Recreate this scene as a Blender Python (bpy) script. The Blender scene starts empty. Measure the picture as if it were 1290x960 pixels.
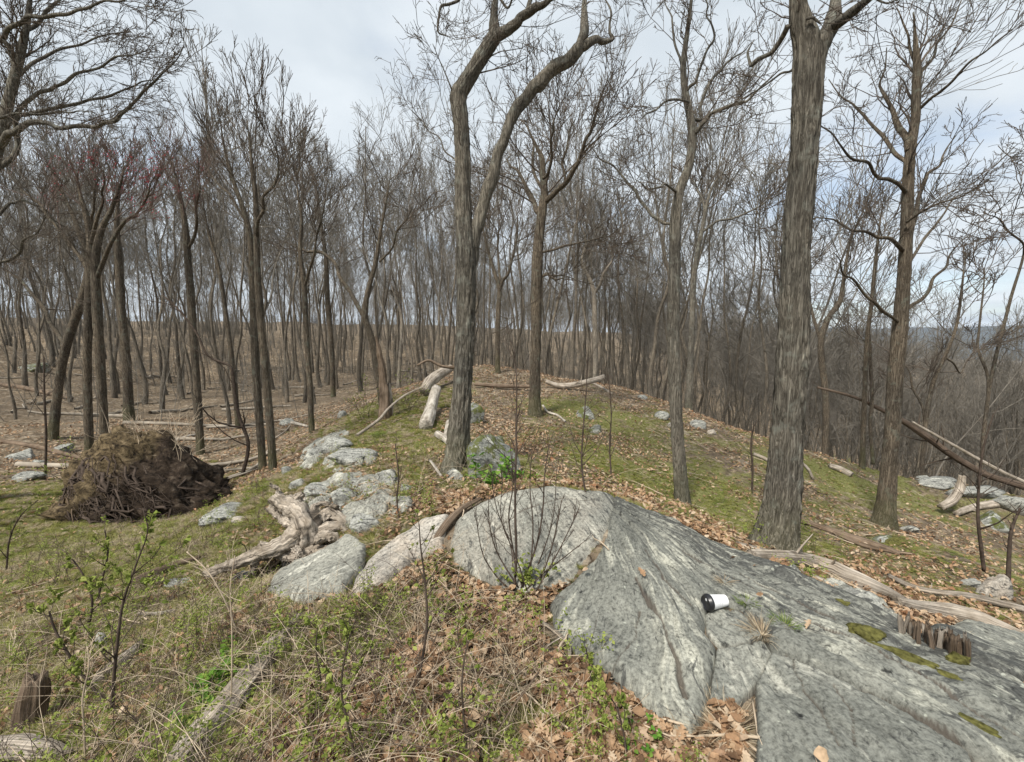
import bpy, math, random
import numpy as np
from mathutils import Vector

# ------------------------------------------------------------------ camera, world, sun
S = bpy.context.scene
C = S.collection
PI = math.pi
CAMZ = 1.6
FPX = 540.0
PITCH = math.radians(5.8)
cam = bpy.data.cameras.new('camera'); camo = bpy.data.objects.new('camera', cam); C.objects.link(camo)
camo.location = (0, 0, CAMZ); camo.rotation_euler = (PI/2 - PITCH, 0, 0)
cam.sensor_width = 36; cam.lens = 36*FPX/1290; cam.clip_start = 0.05; cam.clip_end = 30000
S.camera = camo
S.view_settings.view_transform = 'Standard'; S.view_settings.look = 'None'
S.view_settings.exposure = 0.97; S.view_settings.gamma = 1; S.view_settings.use_curve_mapping = False
SUN_EL, SUN_AZ = math.radians(52), math.radians(215)

W = bpy.data.worlds.new('World'); S.world = W; W.use_nodes = True
def build_world():
    nt = W.node_tree; N = nt.nodes; L = nt.links
    N.clear()
    out = N.new('ShaderNodeOutputWorld'); bg = N.new('ShaderNodeBackground'); bg.inputs[1].default_value = 0.1
    L.new(bg.outputs[0], out.inputs[0])
    sky = N.new('ShaderNodeTexSky'); sky.sky_type = 'NISHITA'; sky.sun_disc = False
    sky.sun_elevation = SUN_EL; sky.sun_rotation = SUN_AZ; sky.air_density = 1.0; sky.dust_density = 1.0
    tc = N.new('ShaderNodeTexCoord'); sep = N.new('ShaderNodeSeparateXYZ'); L.new(tc.outputs['Generated'], sep.inputs[0])
    # cloud deck: project the direction on a plane overhead
    zm = N.new('ShaderNodeMath'); zm.operation = 'MAXIMUM'; zm.inputs[1].default_value = 0.0; L.new(sep.outputs[2], zm.inputs[0])
    za = N.new('ShaderNodeMath'); za.operation = 'ADD'; za.inputs[1].default_value = 0.16; L.new(zm.outputs[0], za.inputs[0])
    dx = N.new('ShaderNodeMath'); dx.operation = 'DIVIDE'; L.new(sep.outputs[0], dx.inputs[0]); L.new(za.outputs[0], dx.inputs[1])
    dy = N.new('ShaderNodeMath'); dy.operation = 'DIVIDE'; L.new(sep.outputs[1], dy.inputs[0]); L.new(za.outputs[0], dy.inputs[1])
    cb = N.new('ShaderNodeCombineXYZ'); L.new(dx.outputs[0], cb.inputs[0]); L.new(dy.outputs[0], cb.inputs[1])
    n1 = N.new('ShaderNodeTexNoise'); n1.inputs['Scale'].default_value = 0.85; n1.inputs['Detail'].default_value = 7
    n1.inputs['Roughness'].default_value = 0.55; L.new(cb.outputs[0], n1.inputs['Vector'])
    n2 = N.new('ShaderNodeTexNoise'); n2.inputs['Scale'].default_value = 1.7; n2.inputs['Detail'].default_value = 6
    n2.inputs['Distortion'].default_value = 0.4; L.new(cb.outputs[0], n2.inputs['Vector'])
    # cover mask: thinner low in the sky and to the right
    xr = N.new('ShaderNodeMapRange'); L.new(sep.outputs[0], xr.inputs[0])
    for i, v in zip((1, 2, 3, 4), (0.25, 0.8, 0.0, 0.12)): xr.inputs[i].default_value = v
    zr = N.new('ShaderNodeMapRange'); L.new(sep.outputs[2], zr.inputs[0])
    for i, v in zip((1, 2, 3, 4), (0.0, 0.45, 1.0, 0.0)): zr.inputs[i].default_value = v
    mu = N.new('ShaderNodeMath'); mu.operation = 'MULTIPLY'; L.new(xr.outputs[0], mu.inputs[0]); L.new(zr.outputs[0], mu.inputs[1])
    ad = N.new('ShaderNodeMath'); ad.operation = 'SUBTRACT'; L.new(n1.outputs[0], ad.inputs[0]); L.new(mu.outputs[0], ad.inputs[1])
    cr = N.new('ShaderNodeMapRange'); L.new(ad.outputs[0], cr.inputs[0]); cr.interpolation_type = 'SMOOTHSTEP'
    for i, v in zip((1, 2, 3, 4), (0.24, 0.48, 0.5, 1.0)): cr.inputs[i].default_value = v
    ramp = N.new('ShaderNodeValToRGB'); L.new(n2.outputs[0], ramp.inputs[0])
    e = ramp.color_ramp.elements
    e[0].position = 0.30; e[0].color = (0.55, 0.615, 0.675, 1)
    e[1].position = 0.68; e[1].color = (0.74, 0.795, 0.84, 1)
    sc = N.new('ShaderNodeVectorMath'); sc.operation = 'SCALE'; sc.inputs['Scale'].default_value = 6.0
    L.new(ramp.outputs[0], sc.inputs[0])
    # the blue gaps
    sb = N.new('ShaderNodeVectorMath'); sb.operation = 'SCALE'; sb.inputs['Scale'].default_value = 1.0
    L.new(sky.outputs[0], sb.inputs[0])
    mx = N.new('ShaderNodeMix'); mx.data_type = 'RGBA'
    L.new(cr.outputs[0], mx.inputs[0]); L.new(sb.outputs[0], mx.inputs[6]); L.new(sc.outputs[0], mx.inputs[7])
    L.new(mx.outputs[2], bg.inputs[0])
build_world()
sl = bpy.data.lights.new('sun', 'SUN'); sl.energy = 2.9; sl.angle = math.radians(11); sl.color = (1, 0.95, 0.87)
so = bpy.data.objects.new('sun', sl); C.objects.link(so)
_sd = Vector((math.sin(SUN_AZ)*math.cos(SUN_EL), math.cos(SUN_AZ)*math.cos(SUN_EL), math.sin(SUN_EL)))
so.rotation_euler = _sd.to_track_quat('Z', 'Y').to_euler(); so.location = (0, 0, 30)

# ------------------------------------------------------------------ helpers
CP, SP = math.cos(PITCH), math.sin(PITCH)
FWD = np.array([0, CP, -SP])
def rdir(u, v):                      # direction of a photo pixel, scaled to unit depth along +Y
    xc = (u-645)/FPX; zc = -(v-480)/FPX
    y = CP + zc*SP; z = -SP + zc*CP
    return np.array([xc/y, 1.0, z/y])
CAM = np.array([0, 0, CAMZ])
def at(u, v, d): return CAM + d*rdir(u, v)
def pxr(P, w):                       # half of w pixels, in metres, at P
    return 0.5*w*float(np.dot(P-CAM, FWD))/FPX

def smooth(a, b, x):
    t = np.clip((x-a)/(b-a), 0, 1); return t*t*(3-2*t)
def norm(v): return v/np.maximum(np.linalg.norm(v, axis=-1, keepdims=True), 1e-9)

def _hash(ix, iy, iz, seed):
    h = (ix.astype(np.int64)*374761393 + iy.astype(np.int64)*668265263 + iz.astype(np.int64)*2147483647 + seed*974634777) & 0xffffffff
    h = ((h ^ (h >> 13))*1274126177) & 0xffffffff
    h = (h ^ (h >> 16)) & 0xffffffff
    return h/4294967295.0
def vnoise(p, seed=0):               # 3D value noise in -1..1
    p = np.asarray(p, dtype=float); i = np.floor(p).astype(np.int64); f = p-i; f = f*f*(3-2*f)
    r = 0
    for dx in (0, 1):
        wx = f[..., 0] if dx else 1-f[..., 0]
        for dy in (0, 1):
            wy = f[..., 1] if dy else 1-f[..., 1]
            for dz in (0, 1):
                wz = f[..., 2] if dz else 1-f[..., 2]
                r = r + wx*wy*wz*_hash(i[..., 0]+dx, i[..., 1]+dy, i[..., 2]+dz, seed)
    return r*2-1
def fbm(p, oct=4, seed=0, gain=0.5):
    a, s, r = 1.0, 1.0, 0
    for o in range(oct):
        r = r + a*vnoise(np.asarray(p)*s, seed+o*17); a *= gain; s *= 2.03
    return r
def xyz(x, y, z=None): return np.stack([x, y, np.zeros_like(x) if z is None else z], -1)

def mk_mesh(name, V, F, mat, smooth_=True, attrs=None):
    """V (n,3); F is an (m,3|4) array or a list of them."""
    if not isinstance(F, list): F = [F]
    F = [f for f in F if len(f)]
    me = bpy.data.meshes.new(name)
    V = np.ascontiguousarray(V, dtype=np.float32)
    me.vertices.add(len(V)); me.vertices.foreach_set('co', V.ravel())
    loops = np.concatenate([f.ravel() for f in F]).astype(np.int32)
    tot = np.concatenate([np.full(len(f), f.shape[1]) for f in F]).astype(np.int32)
    start = np.concatenate([[0], np.cumsum(tot)[:-1]]).astype(np.int32)
    me.loops.add(len(loops)); me.loops.foreach_set('vertex_index', loops)
    me.polygons.add(len(tot)); me.polygons.foreach_set('loop_start', start); me.polygons.foreach_set('loop_total', tot)
    me.polygons.foreach_set('use_smooth', np.full(len(tot), smooth_, dtype=bool))
    for k, a in (attrs or {}).items():
        at_ = me.attributes.new(k, 'FLOAT', 'POINT'); at_.data.foreach_set('value', np.ascontiguousarray(a, dtype=np.float32))
    me.update(calc_edges=True)
    me.validate()
    if mat: me.materials.append(mat)
    return me
def tag(o, label=None, cat=None, group=None, kind=None):
    if label: o['label'] = label
    if cat: o['category'] = cat
    if group: o['group'] = group
    if kind: o['kind'] = kind
    return o
def obj(name, me, parent=None, loc=None):
    o = bpy.data.objects.new(name, me); C.objects.link(o)
    if parent is not None: o.parent = parent
    if loc is not None: o.location = loc
    return o
def thing(name, loc, label, cat, group=None):
    o = bpy.data.objects.new(name, None); o.empty_display_size = 0.1; C.objects.link(o)
    o.location = tuple(float(c) for c in loc)
    return tag(o, label, cat, group)
def copy_tree(root, loc, rz=0.0, s=1.0, label=None, group=None):
    r = root.copy(); C.objects.link(r); r.location = tuple(float(c) for c in loc); r.rotation_euler = (0, 0, rz); r.scale = (s, s, s)
    if label: r['label'] = label
    if group: r['group'] = group
    for ch in root.children:
        c = ch.copy(); C.objects.link(c); c.parent = r
    return r

def tubes(P, R, s, phase=0.0):
    """P (n,k,3), R (n,k) -> verts, quads"""
    n, k = R.shape
    T = norm(np.gradient(P, axis=1))
    m = norm((P[:, -1]-P[:, 0])); ax = np.argmin(np.abs(m), axis=1); ref = np.eye(3)[ax][:, None, :]
    U = norm(np.cross(T, ref)); B = np.cross(T, U)
    a = np.arange(s)*2*PI/s + phase
    V = P[:, :, None, :] + R[:, :, None, None]*(np.cos(a)[None, None, :, None]*U[:, :, None, :] + np.sin(a)[None, None, :, None]*B[:, :, None, :])
    V = V.reshape(-1, 3)
    b = (np.arange(n)[:, None, None]*k + np.arange(k-1)[None, :, None])*s + np.arange(s)[None, None, :]
    nx = (np.arange(s)+1) % s
    b2 = (np.arange(n)[:, None, None]*k + np.arange(k-1)[None, :, None])*s + nx[None, None, :]
    F = np.stack([b, b2, b2+s, b+s], -1).reshape(-1, 4)
    return V, F
class Acc:
    def __init__(s): s.V = []; s.F = []; s.n = 0; s.A = {}
    def add(s, V, F, **at_):
        s.V.append(V)
        for f in (F if isinstance(F, list) else [F]):
            if len(f): s.F.append(f+s.n)
        s.n += len(V)
        for k, v in at_.items(): s.A.setdefault(k, []).append(np.full(len(V), v) if np.isscalar(v) else v)
    def mesh(s, name, mat, smooth_=True):
        return mk_mesh(name, np.concatenate(s.V), s.F, mat, smooth_, {k: np.concatenate(v) for k, v in s.A.items()})
def resample(P, R, k):
    P = np.asarray(P, float); R = np.asarray(R, float)
    n = len(P)
    if n > 2:                        # Catmull-Rom densify
        Q, q = [], []
        E = np.vstack([2*P[0]-P[1], P, 2*P[-1]-P[-2]])
        for i in range(n-1):
            p0, p1, p2, p3 = E[i:i+4]
            for t in np.linspace(0, 1, 8, endpoint=False):
                Q.append(0.5*((2*p1)+(-p0+p2)*t+(2*p0-5*p1+4*p2-p3)*t*t+(-p0+3*p1-3*p2+p3)*t**3)); q.append(R[i]*(1-t)+R[i+1]*t)
        Q.append(P[-1]); q.append(R[-1]); P = np.array(Q); R = np.array(q)
    s = np.concatenate([[0], np.cumsum(np.linalg.norm(np.diff(P, axis=0), axis=1))])
    t = np.linspace(0, s[-1], k)
    return np.stack([np.interp(t, s, P[:, i]) for i in range(3)], -1), np.interp(t, s, R)
def rough_tube(P, R, sides, rings, amp=0.08, fth=3.0, fs=4.0, seed=0, flare=0, cap=True, jag=0.0, flat=1.0):
    """one tube with real relief: furrows along it, flare at its foot, closed ragged ends"""
    P, R = resample(P, R, rings)
    s = np.concatenate([[0], np.cumsum(np.linalg.norm(np.diff(P, axis=0), axis=1))])
    T = norm(np.gradient(P, axis=0)); m = norm(P[-1]-P[0]); ref = np.eye(3)[np.argmin(np.abs(m))]
    U = norm(np.cross(T, ref)); B = np.cross(T, U)
    a = np.arange(sides)*2*PI/sides
    A, Sg = np.meshgrid(a, s); 
    q = xyz(np.cos(A)*fth, np.sin(A)*fth, Sg*fs)
    d = 1 + amp*(1.2*(0.5-np.abs(vnoise(q, seed)))+0.5*vnoise(q*2.3, seed+5)) + 0.12*vnoise(xyz(np.cos(A), np.sin(A), Sg*1.4), seed+9)
    if flare:
        lob = 1+0.45*vnoise(xyz(np.cos(A)*1.6, np.sin(A)*1.6, Sg*0.3), seed+3)
        d = d + flare*np.exp(-(Sg-0.12)/0.17)*lob*(Sg > -1)
        d = np.minimum(d, 2.6)
    Rr = R[:, None]*d
    off = Rr[..., None]*(np.cos(A)[..., None]*U[:, None, :] + np.sin(A)[..., None]*B[:, None, :])
    off[..., 2] *= flat
    V = P[:, None, :] + off
    if jag:
        for e, sg in ((0, -1), (rings-1, 1)):
            V[e] += sg*T[e]*(jag*np.abs(vnoise(xyz(np.cos(a)*2, np.sin(a)*2), seed+31)))[:, None]
    V = V.reshape(-1, 3)
    i = np.arange(rings-1)[:, None]*sides; j = np.arange(sides)[None]; j2 = (j+1) % sides
    F = np.stack([i+j, i+j2, i+sides+j2, i+sides+j], -1).reshape(-1, 4)
    Fs = [F]
    if cap:
        V = np.vstack([V, P[0]+T[0]*jag*0.3, P[-1]-T[-1]*jag*0.3]); n = rings*sides; j = np.arange(sides)
        Fs.append(np.stack([np.full(sides, n), (j+1) % sides, j], -1)); b = (rings-1)*sides
        Fs.append(np.stack([np.full(sides, n+1), b+j, b+(j+1) % sides], -1))
    return V, Fs

# ------------------------------------------------------------------ materials
def mat_new(name, rough=0.85, spec=0.3):
    m = bpy.data.materials.new(name); m.use_nodes = True
    b = m.node_tree.nodes['Principled BSDF']; b.inputs['Roughness'].default_value = rough
    b.inputs['Specular IOR Level'].default_value = spec
    return m, m.node_tree.nodes, m.node_tree.links, b
def ramp(N, L, src, stops, interp='LINEAR'):
    r = N.new('ShaderNodeValToRGB'); r.color_ramp.interpolation = interp
    e = r.color_ramp.elements
    while len(e) < len(stops): e.new(0.5)
    for k, (p, c) in enumerate(stops): e[k].position = p; e[k].color = (c if len(c) == 4 else tuple(c)+(1,))
    L.new(src, r.inputs[0]); return r.outputs[0]
def noise(N, L, vec, scale, detail=4, rough=0.55, dist=0.0):
    n = N.new('ShaderNodeTexNoise'); n.inputs['Scale'].default_value = scale; n.inputs['Detail'].default_value = detail
    n.inputs['Roughness'].default_value = rough; n.inputs['Distortion'].default_value = dist
    if vec is not None: L.new(vec, n.inputs['Vector'])
    return n.outputs[0]
def mapping(N, L, src, scale=(1, 1, 1), rot=(0, 0, 0)):
    m = N.new('ShaderNodeMapping'); m.inputs['Scale'].default_value = scale; m.inputs['Rotation'].default_value = rot
    L.new(src, m.inputs[0]); return m.outputs[0]
def mix(N, L, f, a, b, mode='MIX'):
    m = N.new('ShaderNodeMix'); m.data_type = 'RGBA'; m.blend_type = mode
    for v, i in ((f, 0), (a, 6), (b, 7)):
        if hasattr(v, 'is_linked') or hasattr(v, 'links'): L.new(v, m.inputs[i])
        elif i == 0: m.inputs[0].default_value = v
        else: m.inputs[i].default_value = tuple(v)+(1,) if len(v) == 3 else v
    return m.outputs[2]
def mathn(N, L, op, a, b=0.0, c=None):
    m = N.new('ShaderNodeMath'); m.operation = op
    for i, v in enumerate((a, b) if c is None else (a, b, c)):
        if hasattr(v, 'links'): L.new(v, m.inputs[i])
        else: m.inputs[i].default_value = v
    return m.outputs[0]
def bump(N, L, b, h, strength=0.6, dist=0.02):
    n = N.new('ShaderNodeBump'); n.inputs['Strength'].default_value = strength; n.inputs['Distance'].default_value = dist
    L.new(h, n.inputs['Height']); L.new(n.outputs[0], b.inputs['Normal'])
def coords(N, which='Object'):
    return N.new('ShaderNodeTexCoord').outputs[which]
def wpos(N): return N.new('ShaderNodeNewGeometry').outputs['Position']
def attr(N, name):
    a = N.new('ShaderNodeAttribute'); a.attribute_name = name; return a.outputs['Fac']

def bark(name, dark, mid, light, scale=1.0, tint=None, moss=0.0):
    m, N, L, b = mat_new(name, 0.9, 0.15)
    p = wpos(N)
    v = mapping(N, L, p, (40*scale, 40*scale, 3.0*scale))
    na = noise(N, L, v, 1.0, 6, 0.62, 0.9)
    nb = noise(N, L, mapping(N, L, p, (90*scale, 90*scale, 26*scale)), 1.0, 4, 0.6, 0.3)
    rg_ = mathn(N, L, 'MULTIPLY', mathn(N, L, 'ABSOLUTE', mathn(N, L, 'SUBTRACT', na, 0.5)), 4.2)
    n1 = mathn(N, L, 'ADD', mathn(N, L, 'MULTIPLY', rg_, 0.75), mathn(N, L, 'MULTIPLY', nb, 0.35))
    n2 = noise(N, L, p, 1.3, 3); n3 = noise(N, L, p, 9, 4, 0.6)
    c = ramp(N, L, n1, [(0.20, dark), (0.36, mid), (0.85, light)])
    c2 = ramp(N, L, n2, [(0.35, (0.72, 0.72, 0.70)), (0.65, (1.18, 1.14, 1.05))])
    c = mix(N, L, 1.0, c, c2, 'MULTIPLY')
    if tint:
        f = ramp(N, L, n3, [(0.56, (0, 0, 0)), (0.70, (0.75, 0.75, 0.75))])
        c = mix(N, L, f, c, tint)
    if moss:
        sep = N.new('ShaderNodeSeparateXYZ'); L.new(coords(N), sep.inputs[0])
        h = ramp(N, L, mathn(N, L, 'ADD', sep.outputs[2], mathn(N, L, 'MULTIPLY', n3, -0.6)), [(0.0, (moss,)*3), (0.28, (0, 0, 0))])
        c = mix(N, L, h, c, (0.11, 0.13, 0.035))
    L.new(c, b.inputs[0]); bump(N, L, b, n1, 0.9, 0.02)
    return m
M = {}
M['bark_grey'] = bark('bark_grey', (0.065, 0.058, 0.049), (0.165, 0.152, 0.131), (0.27, 0.255, 0.222), 0.9, (0.22, 0.225, 0.19), 0.12)
M['bark_brown'] = bark('bark_brown', (0.048, 0.039, 0.03), (0.135, 0.112, 0.088), (0.24, 0.208, 0.168), 1.1, (0.16, 0.165, 0.13), 0.2)
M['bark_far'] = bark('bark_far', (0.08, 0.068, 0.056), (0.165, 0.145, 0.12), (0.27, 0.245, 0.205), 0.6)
M['bark_pale'] = bark('bark_pale', (0.14, 0.12, 0.10), (0.30, 0.27, 0.23), (0.46, 0.42, 0.37), 0.8)
def flatmat(name, col, var=0.25, scale=8):
    m, N, L, b = mat_new(name, 0.9, 0.1)
    n = noise(N, L, wpos(N), scale, 3)
    c = ramp(N, L, n, [(0.3, tuple(x*(1-var) for x in col)), (0.7, tuple(x*(1+var) for x in col))])
    L.new(c, b.inputs[0]); return m
M['twig'] = flatmat('twig', (0.10, 0.082, 0.066), 0.35)
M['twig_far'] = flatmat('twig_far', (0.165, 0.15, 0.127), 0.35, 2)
M['twig_red'] = flatmat('twig_red', (0.135, 0.095, 0.08), 0.3)
M['stem'] = flatmat('stem', (0.07, 0.053, 0.042), 0.4, 20)
M['bud_red'] = flatmat('bud_red', (0.25, 0.045, 0.055), 0.3)
M['dry_cane'] = flatmat('dry_cane', (0.42, 0.34, 0.25), 0.3, 12)

def driftwood(name, dark, light, fr=30):
    m, N, L, b = mat_new(name, 0.85, 0.2)
    at_ = attr(N, 'along'); ar = attr(N, 'round')
    cb = N.new('ShaderNodeCombineXYZ'); L.new(mathn(N, L, 'MULTIPLY', at_, 2.2), cb.inputs[0]); L.new(mathn(N, L, 'MULTIPLY', ar, fr), cb.inputs[1])
    n1 = noise(N, L, cb.outputs[0], 1.0, 6, 0.65, 0.5)
    n2 = noise(N, L, wpos(N), 7, 4)
    c = ramp(N, L, n1, [(0.30, dark), (0.44, tuple(0.5*(a+b_) for a, b_ in zip(dark, light))), (0.62, light)])
    c2 = ramp(N, L, n2, [(0.32, (0.62, 0.58, 0.52)), (0.6, (1.05, 1.03, 1.0))])
    L.new(mix(N, L, 1.0, c, c2, 'MULTIPLY'), b.inputs[0]); bump(N, L, b, n1, 1.0, 0.02)
    return m
M['wood_grey'] = driftwood('weathered_wood', (0.06, 0.048, 0.038), (0.54, 0.48, 0.41))
M['wood_dark'] = driftwood('dark_dead_wood', (0.03, 0.022, 0.018), (0.14, 0.105, 0.08), 16)
M['wood_brown'] = driftwood('brown_dead_wood', (0.05, 0.035, 0.025), (0.25, 0.19, 0.14), 22)
M['wood_pale'] = driftwood('pale_dead_wood', (0.13, 0.11, 0.09), (0.55, 0.515, 0.46), 18)

def rock_mat(name, rot, base=(0.165, 0.167, 0.145), pale=(0.335, 0.33, 0.275), warm=0.0, moss=0.0, wscale=1.0):
    m, N, L, b = mat_new(name, 0.82, 0.25)
    p = wpos(N)
    cbx = N.new('ShaderNodeCombineXYZ'); L.new(attr(N, 'fa'), cbx.inputs[0]); L.new(attr(N, 'fb'), cbx.inputs[1]); v = cbx.outputs[0]
    vs = mapping(N, L, v, (1.5*wscale, 15*wscale, 9*wscale))
    st = noise(N, L, vs, 1.0, 7, 0.66, 0.9)
    big = noise(N, L, p, 1.9*wscale, 5, 0.6, 0.3)
    fine = noise(N, L, p, 55, 5, 0.7)
    mid = noise(N, L, mapping(N, L, v, (9, 22, 16)), 1.0, 5, 0.7, 0.8)
    dk = tuple(x*0.50 for x in base)
    c = ramp(N, L, big, [(0.28, tuple(x*0.72 for x in base)), (0.52, base), (0.74, tuple(0.5*(x+y) for x, y in zip(base, pale)))])
    f1 = ramp(N, L, mathn(N, L, 'ADD', st, mathn(N, L, 'MULTIPLY', mathn(N, L, 'SUBTRACT', noise(N, L, p, 2.6, 4, .6), .5), .75)), [(0.55, (0, 0, 0)), (0.64, (0.9,)*3)])
    c = mix(N, L, f1, c, pale)
    f2 = ramp(N, L, st, [(0.33, (0.85,)*3), (0.43, (0, 0, 0))])
    c = mix(N, L, f2, c, dk)
    if warm:
        f3 = ramp(N, L, noise(N, L, p, 3.3, 3), [(0.45, (0, 0, 0)), (0.62, (warm,)*3)])
        c = mix(N, L, f3, c, (0.40, 0.335, 0.265))
    # dark lichen crust, heavier where the attribute says
    da = mathn(N, L, 'MULTIPLY', attr(N, 'dark'), 0.155)
    f4 = ramp(N, L, mathn(N, L, 'ADD', mid, da), [(0.585, (0, 0, 0)), (0.65, (0.9,)*3)])
    c = mix(N, L, f4, c, (0.055, 0.056, 0.052))
    vo = N.new('ShaderNodeTexVoronoi'); vo.inputs['Scale'].default_value = 22; vo.inputs['Randomness'].default_value = 1
    L.new(mix(N, L, 0.06, p, noise_col(N, L, p, 9)), vo.inputs['Vector'])
    lic = mathn(N, L, 'ADD', vo.outputs['Distance'], mathn(N, L, 'MULTIPLY', noise(N, L, p, 2.5, 3), 0.9))
    f5 = ramp(N, L, lic, [(0.47, (0.8,)*3), (0.55, (0, 0, 0))])
    c = mix(N, L, f5, c, (0.31, 0.32, 0.27))
    spk = ramp(N, L, fine, [(0.32, (0.42,)*3), (0.5, (1,)*3), (0.70, (1.38,)*3)])
    c = mix(N, L, 1.0, c, spk, 'MULTIPLY')
    spk2 = ramp(N, L, noise(N, L, mapping(N, L, v, (16, 40, 30)), 1.0, 6, 0.75, 1.2), [(0.34, (0.45,)*3), (0.46, (1,)*3), (0.70, (1.25,)*3)])
    c = mix(N, L, 0.85, c, spk2, 'MULTIPLY')
    pit = ramp(N, L, noise(N, L, p, 17, 3, 0.5, 0.5), [(0.27, (0.12,)*3), (0.33, (1,)*3)])
    c = mix(N, L, 0.9, c, pit, 'MULTIPLY')
    if moss:
        f6 = ramp(N, L, mathn(N, L, 'ADD', noise(N, L, p, 7, 5, 0.65), mathn(N, L, 'MULTIPLY', fine, 0.2)), [(0.62-0.12*moss, (0, 0, 0)), (0.68-0.12*moss, (1,)*3)])
        c = mix(N, L, f6, c, (0.085, 0.095, 0.03))
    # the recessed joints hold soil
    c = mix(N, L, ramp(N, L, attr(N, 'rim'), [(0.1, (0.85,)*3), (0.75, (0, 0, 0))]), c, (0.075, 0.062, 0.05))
    L.new(c, b.inputs[0])
    h = mathn(N, L, 'ADD', mathn(N, L, 'MULTIPLY', st, 0.6), mathn(N, L, 'ADD', mathn(N, L, 'MULTIPLY', fine, 0.22), mathn(N, L, 'MULTIPLY', mid, 0.5)))
    bump(N, L, b, h, 0.9, 0.02)
    return m
def noise_col(N, L, p, s):
    n = N.new('ShaderNodeTexNoise'); n.inputs['Scale'].default_value = s; L.new(p, n.inputs['Vector']); return n.outputs[1]
M['rock_main'] = rock_mat('rock_slab_streaked', math.radians(45))
M['rock_dome'] = rock_mat('rock_dome', math.radians(62), base=(0.205, 0.203, 0.175), pale=(0.37, 0.36, 0.305), warm=0.15)
M['rock_low'] = rock_mat('rock_low_slab', math.radians(50), base=(0.155, 0.158, 0.138), pale=(0.31, 0.305, 0.26), wscale=0.8)
M['rock_left'] = rock_mat('rock_left', math.radians(-35), base=(0.235, 0.232, 0.20), pale=(0.41, 0.40, 0.345), wscale=1.0)
M['rock_warm'] = rock_mat('rock_warm', math.radians(-35), base=(0.32, 0.295, 0.255), pale=(0.42, 0.39, 0.34), warm=0.7)
M['rock_small'] = rock_mat('rock_small', 0.4, base=(0.265, 0.265, 0.24), pale=(0.43, 0.425, 0.37))
M['rock_mossy'] = rock_mat('rock_mossy', 0.9, base=(0.20, 0.205, 0.185), pale=(0.44, 0.44, 0.39), moss=0.22)

def ground_mat():
    m, N, L, b = mat_new('forest_floor', 0.95, 0.1)
    p = wpos(N)
    def leaves(sc):
        vo = N.new('ShaderNodeTexVoronoi'); vo.inputs['Scale'].default_value = sc; L.new(mix(N, L, 0.03, p, noise_col(N, L, p, 25)), vo.inputs['Vector'])
        sp = N.new('ShaderNodeSeparateColor'); L.new(vo.outputs['Color'], sp.inputs[0])
        c = ramp(N, L, sp.outputs[0], [(0.0, (0.06, 0.045, 0.03)), (0.3, (0.17, 0.126, 0.082)), (0.6, (0.29, 0.222, 0.15)), (0.85, (0.40, 0.318, 0.225)), (1.0, (0.52, 0.45, 0.35))])
        edge = ramp(N, L, vo.outputs['Distance'], [(0.35, (1,)*3), (0.75, (0.45,)*3)])
        return mix(N, L, 1.0, c, edge, 'MULTIPLY'), vo.outputs['Distance']
    c1, h1 = leaves(15); c2, h2 = leaves(5.5)
    c = mix(N, L, 0.4, c1, c2)
    soil = ramp(N, L, noise(N, L, p, 1.1, 5, 0.6), [(0.42, (0, 0, 0)), (0.62, (0.65,)*3)])
    c = mix(N, L, soil, c, ramp(N, L, noise(N, L, p, 30, 4), [(0.3, (0.06, 0.046, 0.033)), (0.7, (0.17, 0.135, 0.10))]))
    g = attr(N, 'green')
    gn = mathn(N, L, 'ADD', mathn(N, L, 'MULTIPLY', noise(N, L, p, 5, 6, 0.7), 1.0), mathn(N, L, 'MULTIPLY', g, 0.75))
    gf = ramp(N, L, gn, [(0.72, (0, 0, 0)), (0.95, (0.9,)*3)])
    gc = ramp(N, L, noise(N, L, p, 38, 5, 0.7), [(0.3, (0.06, 0.06, 0.02)), (0.5, (0.15, 0.155, 0.05)), (0.72, (0.29, 0.28, 0.12))])
    c = mix(N, L, gf, c, gc)
    L.new(c, b.inputs[0])
    h = mathn(N, L, 'ADD', h1, mathn(N, L, 'MULTIPLY', noise(N, L, p, 45, 4, 0.7), 0.8))
    bump(N, L, b, h, 0.9, 0.035)
    return m
M['ground'] = ground_mat()
def leaf_mat(name, stops, trans=0.25):
    m, N, L, b = mat_new(name, 0.75, 0.2)
    r = N.new('ShaderNodeObjectInfo').outputs['Random']
    a = attr(N, 'shade')
    f = mathn(N, L, 'FRACT', mathn(N, L, 'ADD', r, a))
    c = ramp(N, L, f, stops)
    n = ramp(N, L, noise(N, L, wpos(N), 40, 3), [(0.3, (0.72,)*3), (0.7, (1.2,)*3)])
    c = mix(N, L, 1.0, c, n, 'MULTIPLY')
    L.new(c, b.inputs[0])
    t = N.new('ShaderNodeBsdfTranslucent'); L.new(c, t.inputs[0])
    ms = N.new('ShaderNodeMixShader'); ms.inputs[0].default_value = trans
    L.new(b.outputs[0], ms.inputs[1]); L.new(t.outputs[0], ms.inputs[2])
    L.new(ms.outputs[0], N['Material Output'].inputs[0])
    return m
M['dead_leaf'] = leaf_mat('dead_leaf', [(0, (0.10, 0.060, 0.035)), (0.22, (0.22, 0.13, 0.072)), (0.45, (0.36, 0.225, 0.13)), (0.7, (0.46, 0.32, 0.20)), (0.88, (0.54, 0.43, 0.31)), (1, (0.27, 0.13, 0.062))])
M['green_leaf'] = leaf_mat('green_leaf', [(0, (0.12, 0.155, 0.028)), (0.5, (0.21, 0.26, 0.05)), (1, (0.33, 0.36, 0.10))], 0.35)
M['bright_leaf'] = leaf_mat('bright_leaf', [(0, (0.07, 0.17, 0.02)), (0.5, (0.13, 0.26, 0.035)), (1, (0.22, 0.34, 0.06))], 0.35)
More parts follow.
